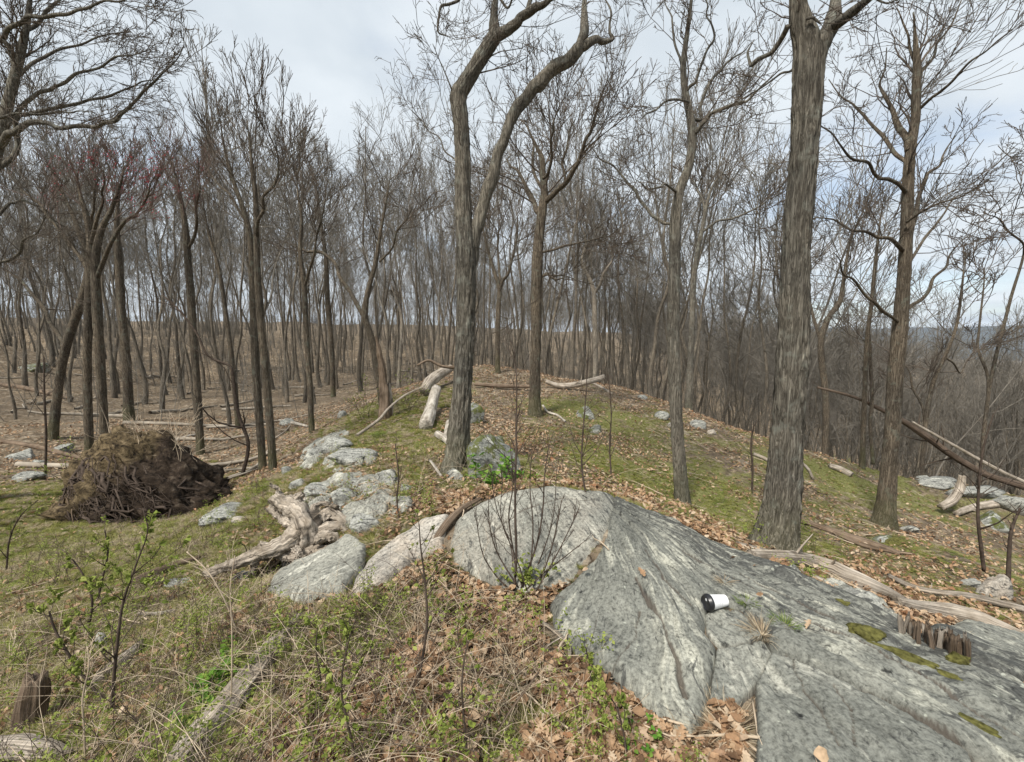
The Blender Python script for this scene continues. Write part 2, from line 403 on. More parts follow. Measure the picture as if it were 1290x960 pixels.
M['grass_green'] = leaf_mat('grass_green', [(0, (0.07, 0.12, 0.02)), (0.5, (0.13, 0.19, 0.035)), (1, (0.21, 0.25, 0.06))], 0.3)
M['grass_olive'] = leaf_mat('grass_olive', [(0, (0.12, 0.13, 0.028)), (0.5, (0.235, 0.24, 0.06)), (1, (0.40, 0.375, 0.14))], 0.3)
M['grass_dry'] = leaf_mat('grass_dry', [(0, (0.25, 0.185, 0.12)), (0.5, (0.42, 0.34, 0.23)), (1, (0.58, 0.50, 0.37))], 0.25)
M['moss'] = flatmat('moss', (0.082, 0.078, 0.024), 0.6, 45)

# ------------------------------------------------------------------ terrain height
CTRL = []
def cz(u, v, z):
    r = rdir(u, v); d = (z-CAMZ)/r[2]; CTRL.append((r[0]*d, d, z))
def cd(u, v, d):
    p = at(u, v, d); CTRL.append((p[0], p[1], p[2]))
for a in [(0,955,-.35),(150,955,-.2),(300,955,-.1),(450,955,0),(600,955,0),(750,955,0),(870,935,-.02),(1000,955,.05),(1150,955,.08),(1290,955,.05),
          (0,850,-.5),(150,850,-.38),(300,850,-.22),(450,850,-.05),(600,850,0),(720,830,.0),(850,830,.03),(1000,850,.07),(1150,860,.08),(1290,875,0),
          (0,760,-.65),(150,760,-.55),(300,760,-.4),(400,740,-.12),(500,740,0),(600,748,-.05),(660,748,-.07),(720,775,0),(800,740,.14),(900,762,.08),(1000,790,.07),(1100,820,.04),
          (0,690,-.8),(130,690,-.75),(250,690,-.62),(340,690,-.5),(450,680,-.05),(560,690,.05),(650,680,.13),(740,680,.2),(840,690,.15),
          (600,640,.20),(680,618,.31),(740,625,.30),(830,660,.15),(900,690,.1),(1000,735,.04),(1130,795,0),
          (1000,704,-.5),(1075,735,-.42),(1150,760,-.5),(1290,800,-.6),(1250,840,-.28),
          (1290,740,-1.0),(1200,700,-1.05),(1100,690,-.95),(975,697,-.65),(1115,662,-1.25),(1200,640,-1.55),(1290,655,-1.65),
          (860,632,-.58),(750,560,-.1),(700,590,0.0),(800,600,-.3),(900,600,-.68),(950,640,-.72),(860,560,-.5),(900,655,-.5),(790,630,-.1),
          (690,608,.05),(640,610,.05),(600,620,.08),(530,600,0),(460,580,-.05),(420,590,-.15),(480,620,0),(400,630,-.2),(330,645,-.5),(300,620,-.72)]: cz(*a)
for a in [(800,492,15),(900,530,12),(1000,562,10),(1100,590,9),(1200,607,8.5),(1290,628,8),(1330,640,7.6),
          (600,462,14.5),(560,476,13.5),(700,478,14.5),(760,485,15),(600,520,8.5),(575,588,5),(675,520,9),(640,560,6.6),(520,545,7.3),(520,500,11),(450,545,8),
          (335,590,9),(380,560,9.6),(250,560,11),(115,575,9.5),(70,548,10.5),(0,600,7.5),(0,520,14),(150,640,6.3),(250,640,6),(0,640,5.6),
          (200,520,17),(400,520,15),(350,500,22),(470,500,14),(100,480,25),(0,450,30),(-200,446,32),(250,470,40),(-200,560,9)]: cd(*a)
for a in [(3,-3,0.1),(-3,-3,-.2),(0,-2,0.05),(-3,0,-.6),(3.2,0,-0.2),(0,.5,0.03),(6,0,-2),(-8,0,-1),(0,-10,0),(-10,-10,-1),(10,-10,-3)]: CTRL.append(a)
def pol(az, r, z): CTRL.append((r*math.sin(math.radians(az)), r*math.cos(math.radians(az)), z))
for az, r, z in [(-60,60,4.0),(-52,40,2.0),(-35,60,1.8),(-24,60,.2),(-12,60,.4),(0,30,-1.6),(0,60,-2.0),(15,30,-3.5),(15,60,-5),(30,18,-4.3),(30,30,-9),(30,60,-14.5),(45,20,-8),(45,30,-12),(48,60,-18),
                 (48,14,-3.6),(60,14,-5),(80,30,-11),(80,60,-17),(120,60,-11),(180,60,-2),(-120,60,-1),(-90,60,1),(-90,25,-.5)]: pol(az, r, z)
for az in range(-180, 180, 15):
    k = math.exp(-((az-70)/38.0)**2)
    pol(az, 150, 3.5-26*k); pol(az, 500, 12-58*k); pol(az, 1100, -6-62*k); pol(az, 2500, -78); pol(az, 9000, -78)
CTRL = np.array(CTRL)
def _fit():
    X = CTRL[:, :2]; n = len(X)
    D = np.sqrt(((X[:, None]-X[None])**2).sum(-1)+0.12)
    A = np.zeros((n+1, n+1)); A[:n, :n] = D - 1e-3*np.eye(n)*0; A[:n, :n] += -0.01*np.eye(n); A[:n, n] = 1; A[n, :n] = 1
    return np.linalg.solve(A, np.concatenate([CTRL[:, 2], [0]]))
WTS = _fit()
def H(x, y):
    x = np.asarray(x, float); y = np.asarray(y, float); sh = x.shape
    x = x.ravel(); y = y.ravel(); out = np.empty_like(x)
    for i in range(0, len(x), 20000):
        xs, ys = x[i:i+20000], y[i:i+20000]
        D = np.sqrt((xs[:, None]-CTRL[None, :, 0])**2+(ys[:, None]-CTRL[None, :, 1])**2+0.12)
        out[i:i+20000] = D @ WTS[:-1] + WTS[-1]
    r = np.hypot(x, y)
    out += 0.035*fbm(xyz(x*1.1, y*1.1), 3, 3)*smooth(0.5, 5, r) + (0.16*smooth(8, 22, r)+.45*smooth(20, 45, r)*smooth(300, 100, r))*fbm(xyz(x*0.22, y*0.22), 3, 8) + 3*fbm(xyz(x*.012, y*.012), 3, 11)*smooth(80, 300, r)
    for a, b, ra, rb, dp in DIPS: out -= dp*np.exp(-(((x-a)/ra)**2+((y-b)/rb)**2)**1.5)
    return out.reshape(sh)
DIPS = []
def h1(x, y): return float(H(np.array([x]), np.array([y]))[0])
_dd = np.geomspace(0.7, 150, 900)
def hit(u, v):                       # where the ray of a photo pixel meets the ground
    r = rdir(u, v); x = r[0]*_dd; z = CAMZ+r[2]*_dd; g = H(x, _dd)
    k = np.where(z < g)[0]
    if len(k) == 0: d = 60.0; return np.array([r[0]*d, d, h1(r[0]*d, d)])
    i = max(k[0], 1); a = z[i-1]-g[i-1]; b = g[i]-z[i]; d = _dd[i-1]+(_dd[i]-_dd[i-1])*a/(a+b+1e-9)
    return np.array([r[0]*d, d, h1(r[0]*d, d)])
_h = hit(352, 716); _h2 = hit(392, 694); DIPS += [(_h[0], _h[1], .20, .16, .26), (_h2[0], _h2[1], .26, .15, .26)]
def poly_w(pts): return np.array([hit(u, v)[:2] for u, v in pts])
def sdist(x, y, poly):               # signed distance, positive inside
    x = np.asarray(x); y = np.asarray(y); d = np.full(x.shape, 1e9); ins = np.zeros(x.shape, bool)
    n = len(poly)
    for i in range(n):
        a, b = poly[i], poly[(i+1) % n]; e = b-a
        t = np.clip(((x-a[0])*e[0]+(y-a[1])*e[1])/(e@e+1e-12), 0, 1)
        d = np.minimum(d, np.hypot(x-a[0]-t*e[0], y-a[1]-t*e[1]))
        c = (a[1] > y) != (b[1] > y)
        with np.errstate(divide='ignore', invalid='ignore'):
            xi = e[0]*(y-a[1])/(e[1] if abs(e[1]) > 1e-12 else 1e-12)+a[0]
        ins ^= c & (x < xi)
    return np.where(ins, d, -d)

# ------------------------------------------------------------------ slabs of the outcrop (world outlines)
SLABS = {
 'dome': ([(564,690),(580,655),(602,636),(640,623),(680,616),(725,619),(776,629),(776,652),(762,682),(736,709),(713,735),(680,744),(640,744),(602,732),(574,715)], 'rock_dome', 0.11, 0.17),
 'main': ([(772,632),(830,655),(900,689),(1000,732),(1130,797),(1290,880),(1345,915),(1350,1010),(1222,962),(1152,912),(1108,889),(1050,864),(992,838),(974,831),(962,814),(956,795),(934,771),(904,765),(884,775),(885,800),(902,822),(897,850),(893,886),(884,915),(868,930),(820,902),(780,867),(737,834),(702,797),(694,765),(717,739),(739,714),(764,687)], 'rock_main', 0.12, 0.07),
 'cup': ([(889,780),(906,770),(931,776),(951,797),(957,811),(940,816),(907,820),(892,802)], 'rock_low', 0.06, 0.013),
 'under': ([(905,825),(941,820),(959,818),(969,832),(951,868),(928,890),(897,888),(901,850)], 'rock_low', 0.055, 0.014),
 'low': ([(954,872),(972,837),(992,843),(1048,869),(1104,895),(1146,918),(1215,967),(1240,1040),(960,1040),(956,930)], 'rock_low', 0.085, 0.018),
 'right': ([(1158,812),(1205,792),(1290,806),(1345,830),(1360,900),(1290,872),(1215,842)], 'rock_main', 0.16, 0.08),
 'lefta': ([(336,750),(356,715),(396,690),(432,684),(462,690),(456,722),(432,752),(385,765)], 'rock_left', 0.16, 0.06),
 'leftb': ([(440,752),(462,710),(498,682),(536,658),(566,652),(556,692),(522,708),(484,740)], 'rock_warm', 0.10, 0.07),
}
SP_ = {k: poly_w(v[0]) for k, v in SLABS.items()}
RSD = dict(SP_)
LEDGES = {
 'ledge_a': ([(372,642),(392,618),(425,604),(462,600),(498,596),(512,618),(520,642),(496,652),(470,664),(432,664),(404,654)], 'rock_left', 0.10, 0.05),
 'ledge_b': ([(404,592),(420,572),(448,566),(478,570),(474,584),(448,594),(424,596)], 'rock_left', 0.12, 0.05),
 'ledge_c': ([(372,590),(384,568),(408,552),(432,540),(440,548),(424,562),(404,580),(388,594)], 'rock_left', 0.12, 0.05),
 'ledge_d': ([(1012,768),(1034,738),(1062,742),(1100,762),(1134,784),(1142,800),(1100,786),(1056,772)], 'rock_left', 0.10, 0.04),
}
for _k, _v in LEDGES.items(): SP_[_k] = poly_w(_v[0])
SLABS.update(LEDGES)
def rock_sd(x, y):
    d = np.full(np.shape(x), -9.0)
    for k, p in RSD.items():
        m = (x > p[:, 0].min()-.3) & (x < p[:, 0].max()+.3) & (y > p[:, 1].min()-.3) & (y < p[:, 1].max()+.3)
        if m.any(): d[m] = np.maximum(d[m], sdist(x[m], y[m], p))
    return d

GREEN = []
for (u, v, ru, s) in [(860,600,1.5,.75),(790,590,1.1,.8),(900,650,1.0,.9),(930,670,.6,.9),(1060,580,1.7,.8),(1050,600,1.3,.8),(1140,610,1.0,.6),(740,520,1.8,.55),(800,545,1.5,.55),
                   (490,545,1.0,.95),(440,555,.7,.8),(520,510,1.6,.7),(560,560,1.0,.6),(470,520,1.5,.7),(640,600,.7,.8),(1020,690,.4,.8),(1140,690,.5,.6),(1180,730,.7,.5),
                   (60,700,1.5,.85),(150,720,1.3,.8),(250,670,.8,.85),(60,780,.8,.8),(180,790,.6,.75),(20,850,.5,.65),(300,760,.5,.75),(290,840,.3,.9),(120,860,.4,.5),(470,800,.4,.65),
                   (620,900,.25,.5),(450,760,.25,.7),(100,620,1.5,.6),(0,650,1.5,.6),(420,640,.5,.4),(700,540,1.2,.5),(1150,640,.9,.5),(850,700,.3,.6)]:
    p = hit(u, v); GREEN.append((p[0], p[1], ru, s))
GREEN = np.array(GREEN)
def green_at(x, y):
    x = np.asarray(x, float); y = np.asarray(y, float); g = np.zeros_like(x)
    for a, b, r, s in GREEN:
        g = np.maximum(g, s*np.exp(-(((x-a)**2+(y-b)**2)/(r*r))**1.3))
    base = .33*smooth(2.3, 3.6, y)*smooth(-.3, .8, x)*smooth(14, 9, y)*smooth(.1, -.1, y-14-x*.2) + .38*smooth(-.5, -1.2, x)*smooth(7.5, 6, y)
    g = np.maximum(g, base)
    return np.clip(g + 0.22*fbm(xyz(x*1.7, y*1.7), 4, 21), 0, 1)

def build_ground():
    ang = np.unique(np.concatenate([np.radians(np.linspace(-60, 60, 470)), np.radians(np.linspace(62, 298, 90))]))[:-1]
    rad = np.unique(np.concatenate([np.linspace(0.05, 1.0, 8), np.geomspace(1.0, 16, 230), np.geomspace(16, 120, 70), np.geomspace(120, 9000, 40)]))
    A, Rr = np.meshgrid(ang, rad); x = Rr*np.sin(A); y = Rr*np.cos(A)
    z = H(x, y)
    sd = rock_sd(x, y)
    z = z - 0.10*smooth(0.015, 0.07, sd)
    near = smooth(16, 10, Rr)
    z = z + near*(0.012*fbm(xyz(x*7, y*7), 3, 51))*(sd < 0.02)
    # hollow under the stump
    n, k = A.shape
    i = np.arange(n-1)[:, None]*k; j = np.arange(k)[None]; j2 = (j+1) % k
    F = np.stack([i+j, i+j2, i+k+j2, i+k+j], -1).reshape(-1, 4)
    c = len(z.ravel()); V = np.vstack([np.stack([x, y, z], -1).reshape(-1, 3), [[0, 0, h1(0, 0)]]])
    jj = np.arange(k); T = np.stack([np.full(k, c), (jj+1) % k, jj], -1)
    g = np.append(green_at(x, y).ravel(), 0)
    me = mk_mesh('ground', V, [F[:, ::-1], T[:, ::-1]], M['ground'], True, {'green': g})
    tag(obj('ground', me), kind='structure', label='forest floor of brown leaf litter with patches of moss and short grass')
build_ground()

APEX = hit(748, 622)[:2]
CRACKS = [([(802,735),(822,775),(840,815),(852,860),(862,905)], .011, .022), ([(992,838),(1050,866),(1108,891),(1152,914),(1222,962)], .014, .03), ([(1000,848),(1012,885),(1040,930),(1062,962)], .007, .02),
          ([(1048,880),(1072,915),(1082,960)], .006, .015), ([(870,770),(835,742),(812,700)], .006, .012), ([(1010,795),(1070,822),(1140,860),(1210,900),(1290,950)], .012, .022), ([(930,735),(985,765),(1050,800)], .008, .012),
          ([(612,690),(650,655),(700,640),(752,636)], .008, .02), ([(765,865),(800,820),(806,780)], .005, .012), ([(860,700),(915,735),(975,768)], .007, .012)]
SLABZ = []
def top_z(x, y):
    z = h1(x, y)
    for x0, y0, x1, y1, Z in SLABZ:
        i = (y-y0)/(y1-y0)*(Z.shape[0]-1); j = (x-x0)/(x1-x0)*(Z.shape[1]-1)
        if 0 <= i < Z.shape[0]-1 and 0 <= j < Z.shape[1]-1: z = max(z, float(Z[int(i+.5), int(j+.5)]))
    return z
def top_n(x, y): return max(top_z(x+i*.025, y+j*.025) for i in (-1, 0, 1) for j in (-1, 0, 1))
def slab_mesh(key, res=0.0088, zoff=0.0):
    px, mt, lift, edge = SLABS[key]; p = SP_[key]
    x0, y0 = p.min(0)-0.08; x1, y1 = p.max(0)+0.08
    nx = max(24, min(440, int((x1-x0)/res))); ny = max(24, min(440, int((y1-y0)/res)))
    X, Y = np.meshgrid(np.linspace(x0, x1, nx), np.linspace(y0, y1, ny))
    q = xyz(X, Y); amp = min(edge*0.3, 0.022)
    sd = sdist(X+amp*fbm(q*5, 3, 61), Y+amp*fbm(q*5, 3, 67), p)+0.015
    up = np.sqrt(np.clip(sd/edge, 0, 1)*(2-np.clip(sd/edge, 0, 1)))
    rot = {'rock_main': -45, 'rock_dome': -62, 'rock_low': -50, 'rock_left': 35, 'rock_warm': 35}[mt]
    th = math.radians(rot)     # along / across the foliation
    a = X*math.cos(th) + Y*math.sin(th); b = -X*math.sin(th) + Y*math.cos(th)
    if key in ('main', 'cup', 'under', 'low', 'right'):     # the foliation fans out from the top of the outcrop
        ax_, ay_ = APEX; wv = .10*fbm(q*.9, 2, 44)+.03*fbm(q*3.5, 2, 45)
        a = np.hypot(X-ax_, Y-ay_); b = (np.arctan2(Y-ay_, X-ax_)+wv)*1.5
    lay = fbm(xyz(a*0.9, b*6.5), 4, 71)
    led = np.abs(((b*4.2+0.5*fbm(q*1.3, 2, 5)) % 1)-0.5)
    grooves = -0.016*smooth(0.06, 0.0, led)*smooth(-0.2, 0.4, vnoise(xyz(a*1.4, b*4), 77))
    k = {'rock_left': 1.6, 'rock_warm': 0.8, 'rock_dome': 0.6}.get(mt, 1.0)
    step = (b*2.6+0.35*fbm(q*0.9, 2, 19)); step = 0.022*(np.floor(step)+smooth(.0, .12, step-np.floor(step))-step)
    z = H(X, Y) + step*up*(1 if key in ('main', 'low', 'lefta', 'right') else .3) - 0.05 + (lift*0.5+0.05)*up - 0.16*smooth(0.0, -0.05, sd) + k*(0.010*lay + .7*grooves + 0.005*fbm(q*16, 3, 81)+.0025*fbm(q*45, 2, 83)-.010*smooth(.16, 0, np.abs(fbm(xyz(a*.9, b*5.5), 3, 85)))*smooth(0, .35, vnoise(q*1.7, 86)))*up + 0.03*fbm(q*1.6, 2, 91)*up + zoff
    if key.startswith('ledge'): z = z-.028+.062*fbm(q*3.8+3, 4, 97)-.07*smooth(.16, 0, np.abs(fbm(q*2.4, 2, 98)))
    rimc = np.ones_like(X)
    for cl, wd, dp in CRACKS:
        if key not in ('main', 'low', 'dome'): break
        cw = poly_w(cl); dc = np.full(X.shape, 9.0); xx = X+.012*fbm(q*9, 3, 3); yy = Y+.012*fbm(q*9, 3, 4)
        for i in range(len(cw)-1):
            e = cw[i+1]-cw[i]; t = np.clip(((xx-cw[i][0])*e[0]+(yy-cw[i][1])*e[1])/(e@e), 0, 1); dc = np.minimum(dc, np.hypot(xx-cw[i][0]-t*e[0], yy-cw[i][1]-t*e[1]))
        wv = wd*(1+.5*fbm(q*4, 2, 6)); z = z-dp*smooth(wv, wv*.2, dc); rimc = np.minimum(rimc, smooth(wv*.55, wv*1.15, dc))
    dark = np.zeros_like(X)
    if key in ('main', 'dome', 'right'):
        crest = poly_w([(765,628),(830,654),(900,688),(1000,731),(1130,795),(1290,878),(1345,913)])
        dc = np.full(X.shape, 9.0)
        for i in range(len(crest)-1):
            e = crest[i+1]-crest[i]; t = np.clip(((X-crest[i][0])*e[0]+(Y-crest[i][1])*e[1])/(e@e), 0, 1)
            dc = np.minimum(dc, np.hypot(X-crest[i][0]-t*e[0], Y-crest[i][1]-t*e[1]))
        dark = smooth(0.75, 0.02, dc + 0.16*fbm(q*3, 3, 12))*(1 if key != 'dome' else 0.5)
    if key in ('low', 'main'): dark = np.maximum(dark, 0.5*smooth(-0.1, 0.5, fbm(q*1.1, 2, 7))*smooth(.9, 1.6, X))
    SLABZ.append((x0, y0, x1, y1, np.where(sd > 0, z, -9)))
    keep = sd > -0.05
    idx = -np.ones(X.size, int); kk = keep.ravel(); idx[kk] = np.arange(kk.sum())
    f = np.stack([np.arange(ny-1)[:, None]*nx+np.arange(nx-1)[None], np.arange(ny-1)[:, None]*nx+np.arange(nx-1)[None]+1,
                  (np.arange(ny-1)[:, None]+1)*nx+np.arange(nx-1)[None]+1, (np.arange(ny-1)[:, None]+1)*nx+np.arange(nx-1)[None]], -1).reshape(-1, 4)
    f = idx[f]; f = f[(f >= 0).all(1)]
    V = np.stack([X, Y, z], -1).reshape(-1, 3)[kk]
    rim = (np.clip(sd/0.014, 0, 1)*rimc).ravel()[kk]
    return mk_mesh('slab_'+key, V, f, M[mt], True, {'dark': dark.ravel()[kk], 'rim': rim, 'fa': a.ravel()[kk], 'fb': b.ravel()[kk]})
oc = thing('rock_outcrop', hit(900, 800), 'big sloping grey bedrock outcrop in the foreground, streaked and cracked, the cup lying on it', 'rock outcrop')
bpy.context.view_layer.update()
def child_world(name, me, parent):
    o = obj(name, me, parent); o.matrix_parent_inverse = parent.matrix_basis.inverted(); return o
for key, lab in (('dome', 'smooth rounded rock hump behind the bare shrub'), ('main', 'long streaked slab with dark crest'), ('cup', 'small raised block just below the cup'),
                 ('under', 'rounded block below the cup block'), ('low', 'broad smooth slab at the lower right')):
    child_world('rock_slab', slab_mesh(key), oc)['label'] = lab
tag(obj('rock_slab', slab_mesh('right')), 'pale grey rock slab at the right edge beyond the mossy bark and the crest', 'rock')
tag(obj('rock_slab', slab_mesh('lefta')), 'grey grooved rock slab just right of the hollow under the twisted stump', 'rock')
tag(obj('rock_slab', slab_mesh('leftb')), 'beige pinkish rock slab between the grooved grey slab and the rounded hump', 'rock')

for _k, _l in (('ledge_a', 'low broken pale ledge running through the stony patch right of the twisted stump'), ('ledge_b', 'pale broken ledge in the grass left of the forked tree'),
               ('ledge_c', 'sloping grey ledge at the left edge of the knoll above the hollow'), ('ledge_d', 'broken ledge between the fallen log and the crest of the slab')):
    tag(obj('rock_ledge', slab_mesh(_k)), _l, 'rock')
# ------------------------------------------------------------------ boulders
def ico(sub):
    import bmesh
    bm = bmesh.new(); bmesh.ops.create_icosphere(bm, subdivisions=sub, radius=1)
    V = np.array([v.co[:] for v in bm.verts]); F = np.array([[v.index for v in f.verts] for f in bm.faces]); bm.free(); return V, F
ICO4, ICO5 = ico(4), ico(5)
ICO3 = ico(3)
def boulder(u, v, w, h, label, mat='rock_small', seed=1, name='rock', dratio=0.8, rot=None, sub=4, tilt=0.0, cuts=9, cat='rock'):
    """w, h in photo pixels; v is the foot of the rock"""
    P = hit(u, v); sc = float(np.dot(P-CAM, FWD))/FPX
    a, c = w*sc/2, h*sc; b = a*dratio
    rg = np.random.default_rng(seed)
    V, F = {3: ICO3, 4: ICO4, 5: ICO5}[sub]; V = V.copy()
    for i in range(cuts+6):            # chop flat faces
        n = norm(rg.normal(size=3)*np.array([1, 1, 0.9])); dd = rg.uniform(0.42, 0.8)
        t = V@n; m = t > dd; V[m] -= np.outer(t[m]-dd, n)*0.92
    V = V*(1+0.10*fbm(V*1.6+seed, 3, seed)[:, None]) + 0.03*fbm(V*5+seed, 3, seed+3)[:, None]*V
    V[:, 2] += 0.06*fbm(V*np.array([2, 9, 9]), 2, seed+6)
    V = V*np.array([a, b, c*0.8])
    V[:, 2] += tilt*V[:, 0]
    rz = rg.uniform(-.5, .5) if rot is None else rot
    R_ = np.array([[math.cos(rz), -math.sin(rz), 0], [math.sin(rz), math.cos(rz), 0], [0, 0, 1]])
    V = V@R_.T
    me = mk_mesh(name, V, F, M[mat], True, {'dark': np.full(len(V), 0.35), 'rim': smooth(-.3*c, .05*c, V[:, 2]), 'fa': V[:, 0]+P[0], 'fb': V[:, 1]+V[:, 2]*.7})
    o = obj(name, me, None, (P[0], P[1]+b*0.6, h1(P[0], P[1]+b*.6)+c*0.04))
    return tag(o, label, cat)
BO = [
 (622,602,84,80,'large lichen spotted mossy boulder behind the forked tree','rock_mossy',3,1.0),
 (598,534,30,34,'dark broken stump-like rock above the mossy boulder','rock_mossy',5,.8),
 (263,664,78,20,'flat grey stone left of the twisted stump','rock_small',7,.9),
 (456,674,52,34,'pale blocky rock right of the twisted stump','rock_small',8,.8),
 (440,588,74,20,'flat whitish slab in the grass left of the forked tree','rock_small',9,.8),
 (484,612,38,24,'rounded pale stone below the flat whitish slab','rock_small',10,.8),
 (468,616,26,11,'low pale stone touching the rounded pale one','rock_small',11,.8),
 (434,636,46,22,'broad pale stone in the middle of the stony patch','rock_small',12,.9),
 (413,639,22,11,'small white stone at the left of the stony patch','rock_small',13,.8),
 (402,626,48,16,'low grey stone at the top of the stony patch','rock_small',14,.8),
 (462,632,26,12,'low stone right of the broad pale stone','rock_small',15,.8),
 (502,636,24,12,'half buried stone at the right end of the stony patch','rock_small',16,.8),
 (358,598,20,11,'small stone at the foot of the twin trunks','rock_small',17,.8),
 (300,661,24,13,'small tan stone against the twisted stump','rock_warm',18,.8),
 (416,572,60,22,'grey ledge stone at the left edge of the knoll','rock_small',20,.8),
 (392,582,50,18,'sloping grey stone below the ledge at the knoll edge','rock_small',21,.8),
 (738,528,24,20,'upright pale stone on the right flank of the knoll','rock_mossy',22,.8),
 (752,546,24,13,'low mossy stone just below the upright pale stone','rock_mossy',23,.8),
 (810,503,16,11,'white stone near the top right of the knoll','rock_small',24,.8),
 (838,528,24,11,'grey stone left of the slim pale tree','rock_small',25,.8),
 (884,540,28,12,'grey stones ledge just right of the slim pale tree','rock_small',26,.8),
 (898,548,16,8,'small pink grey stone on the ledge right of the slim tree','rock_warm',27,.8),
 (1090,776,70,46,'angular grey boulder beside the fallen log at right','rock_small',28,.7),
 (1045,762,36,14,'low flat stone between the fallen log and the crest of the slab','rock_small',29,.7),
 (975,712,44,12,'pale flat stone under the near end of the fallen log','rock_small',31,.7),
 (1196,616,64,14,'flat grey ledge stone on the brink behind the bleached snag','rock_small',32,.5),
 (1246,632,86,18,'long grey ledge stone on the brink near the right edge','rock_small',62,.5),
 (1296,650,80,18,'grey ledge stone cut by the right edge on the brink','rock_small',63,.5),
 (1262,668,44,20,'grey mossy boulder at the right edge behind a thin sapling','rock_mossy',33,.8),
 (1170,606,22,8,'small pale stone on the brink right of the slender tree','rock_small',34,.8),
 (1128,597,16,7,'little white stone on the brink beside the slender tree','rock_small',35,.8),
 (1122,686,34,10,'low moss covered stone right of the slender tree','rock_mossy',36,.8),
 (1268,756,60,30,'rounded brown grey rock at the right edge above the long branch','rock_warm',37,.8),
 (1232,742,30,18,'small grey rock left of the rounded one near the right edge','rock_small',38,.8),
 (14,580,40,16,'flat grey rock at the left edge beyond the root mass','rock_small',40,.8),
 (72,570,30,12,'pale grey rock left of the maple clump','rock_small',41,.8),
 (42,585,24,9,'low stone between the two grey rocks at left','rock_small',42,.8),
 (20,606,40,10,'flat stone near the left edge in the grass','rock_small',43,.8),
 (28,468,56,16,'dark rocky ledge far off at the left edge of the hollow','rock_mossy',44,.8),
 (360,536,24,8,'pale stone on the floor of the hollow behind the twin trunks','rock_small',46,.8),
 (128,820,24,34,'small upright pale stone in the grass at lower left','rock_small',47,.6),
 (598,832,26,20,'small buried grey stone in the leaves left of the slab','rock_small',48,.7),
 (575,606,30,16,'pale flat stone at the foot of the forked tree','rock_small',50,.8),
 (430,526,18,9,'small grey stone by the broken snag','rock_small',51,.8),
 (472,648,36,14,'flat pale stone right behind the pale blocky rock','rock_small',52,.9),
 (420,650,40,14,'low pale slab between the stump roots and the broad pale stone','rock_small',53,.9),
 (386,640,34,12,'flat pinkish stone just above the stump','rock_warm',54,.9),
 (452,612,34,14,'flat grey stone left of the rounded pale stone','rock_small',55,.8),
 (372,616,30,12,'low stone at the far left of the stony patch','rock_small',56,.8),
 (510,620,26,14,'small pale stone right of the rounded pale stone','rock_small',57,.8),
 (848,540,22,12,'pinkish stone at the foot of the ledge left of the slim tree','rock_warm',58,.8),
 (1000,728,34,16,'pale stone under the fallen log against the slab crest','rock_small',59,.8),
 (1150,672,30,10,'flat stone in the leaves between the slender tree and the ledge','rock_small',60,.8),
 (300,735,34,12,'pale stone in the grass left of the hollow','rock_small',61,.8),
 (212,742,40,14,'flat stone buried in the green growth at left','rock_small',62,.8),
]
for i, (u, v, w, h, lab, mt, sd, dr) in enumerate(BO):
    boulder(u, v, w, h, lab, mt, sd, dratio=dr, sub=(4 if w > 28 else 3))
# moss cushions on the rock
def cushion(u, v, w, h, label, seed, el=0.6, rot=0.0):
    P = hit(u, v); sc = float(np.dot(P-CAM, FWD))/FPX
    V, F = ICO4; V = V.copy()
    V = V*(1+0.35*fbm(V*1.7+seed, 3, seed)[:, None]+0.05*vnoise(V*22, seed)[:, None])*np.array([w*sc/2, w*sc/2*el, h*sc*.62])
    R_ = np.array([[math.cos(rot), -math.sin(rot), 0], [math.sin(rot), math.cos(rot), 0], [0, 0, 1]])
    o = obj('moss_cushion', mk_mesh('moss_cushion', V@R_.T, F, M['moss']), None, (P[0], P[1], top_z(P[0], P[1])-0.004)); tag(o, label, 'moss')
cushion(1088, 818, 38, 14, 'rounded olive moss cushion on the grey slab', 1, 0.8)
cushion(1135, 845, 70, 7, 'long thin strip of moss trailing right of the rounded cushion', 2, 0.28, -0.75)
cushion(1190, 870, 30, 6, 'dark moss patch at the end of the trailing strip', 3, 0.5, -0.7)
cushion(1205, 855, 26, 14, 'bright moss clump under the bark at the foot of the crest', 4, 0.7)
cushion(1210, 920, 60, 4, 'blackish moss filling the crack of the lower slab', 5, 0.3, -0.8)
cushion(1125, 684, 34, 9, 'green moss dome beside the slender tree on the right', 6, 0.7)
cushion(1055, 775, 30, 5, 'yellowish moss on the stone by the fallen log', 7, 0.6)

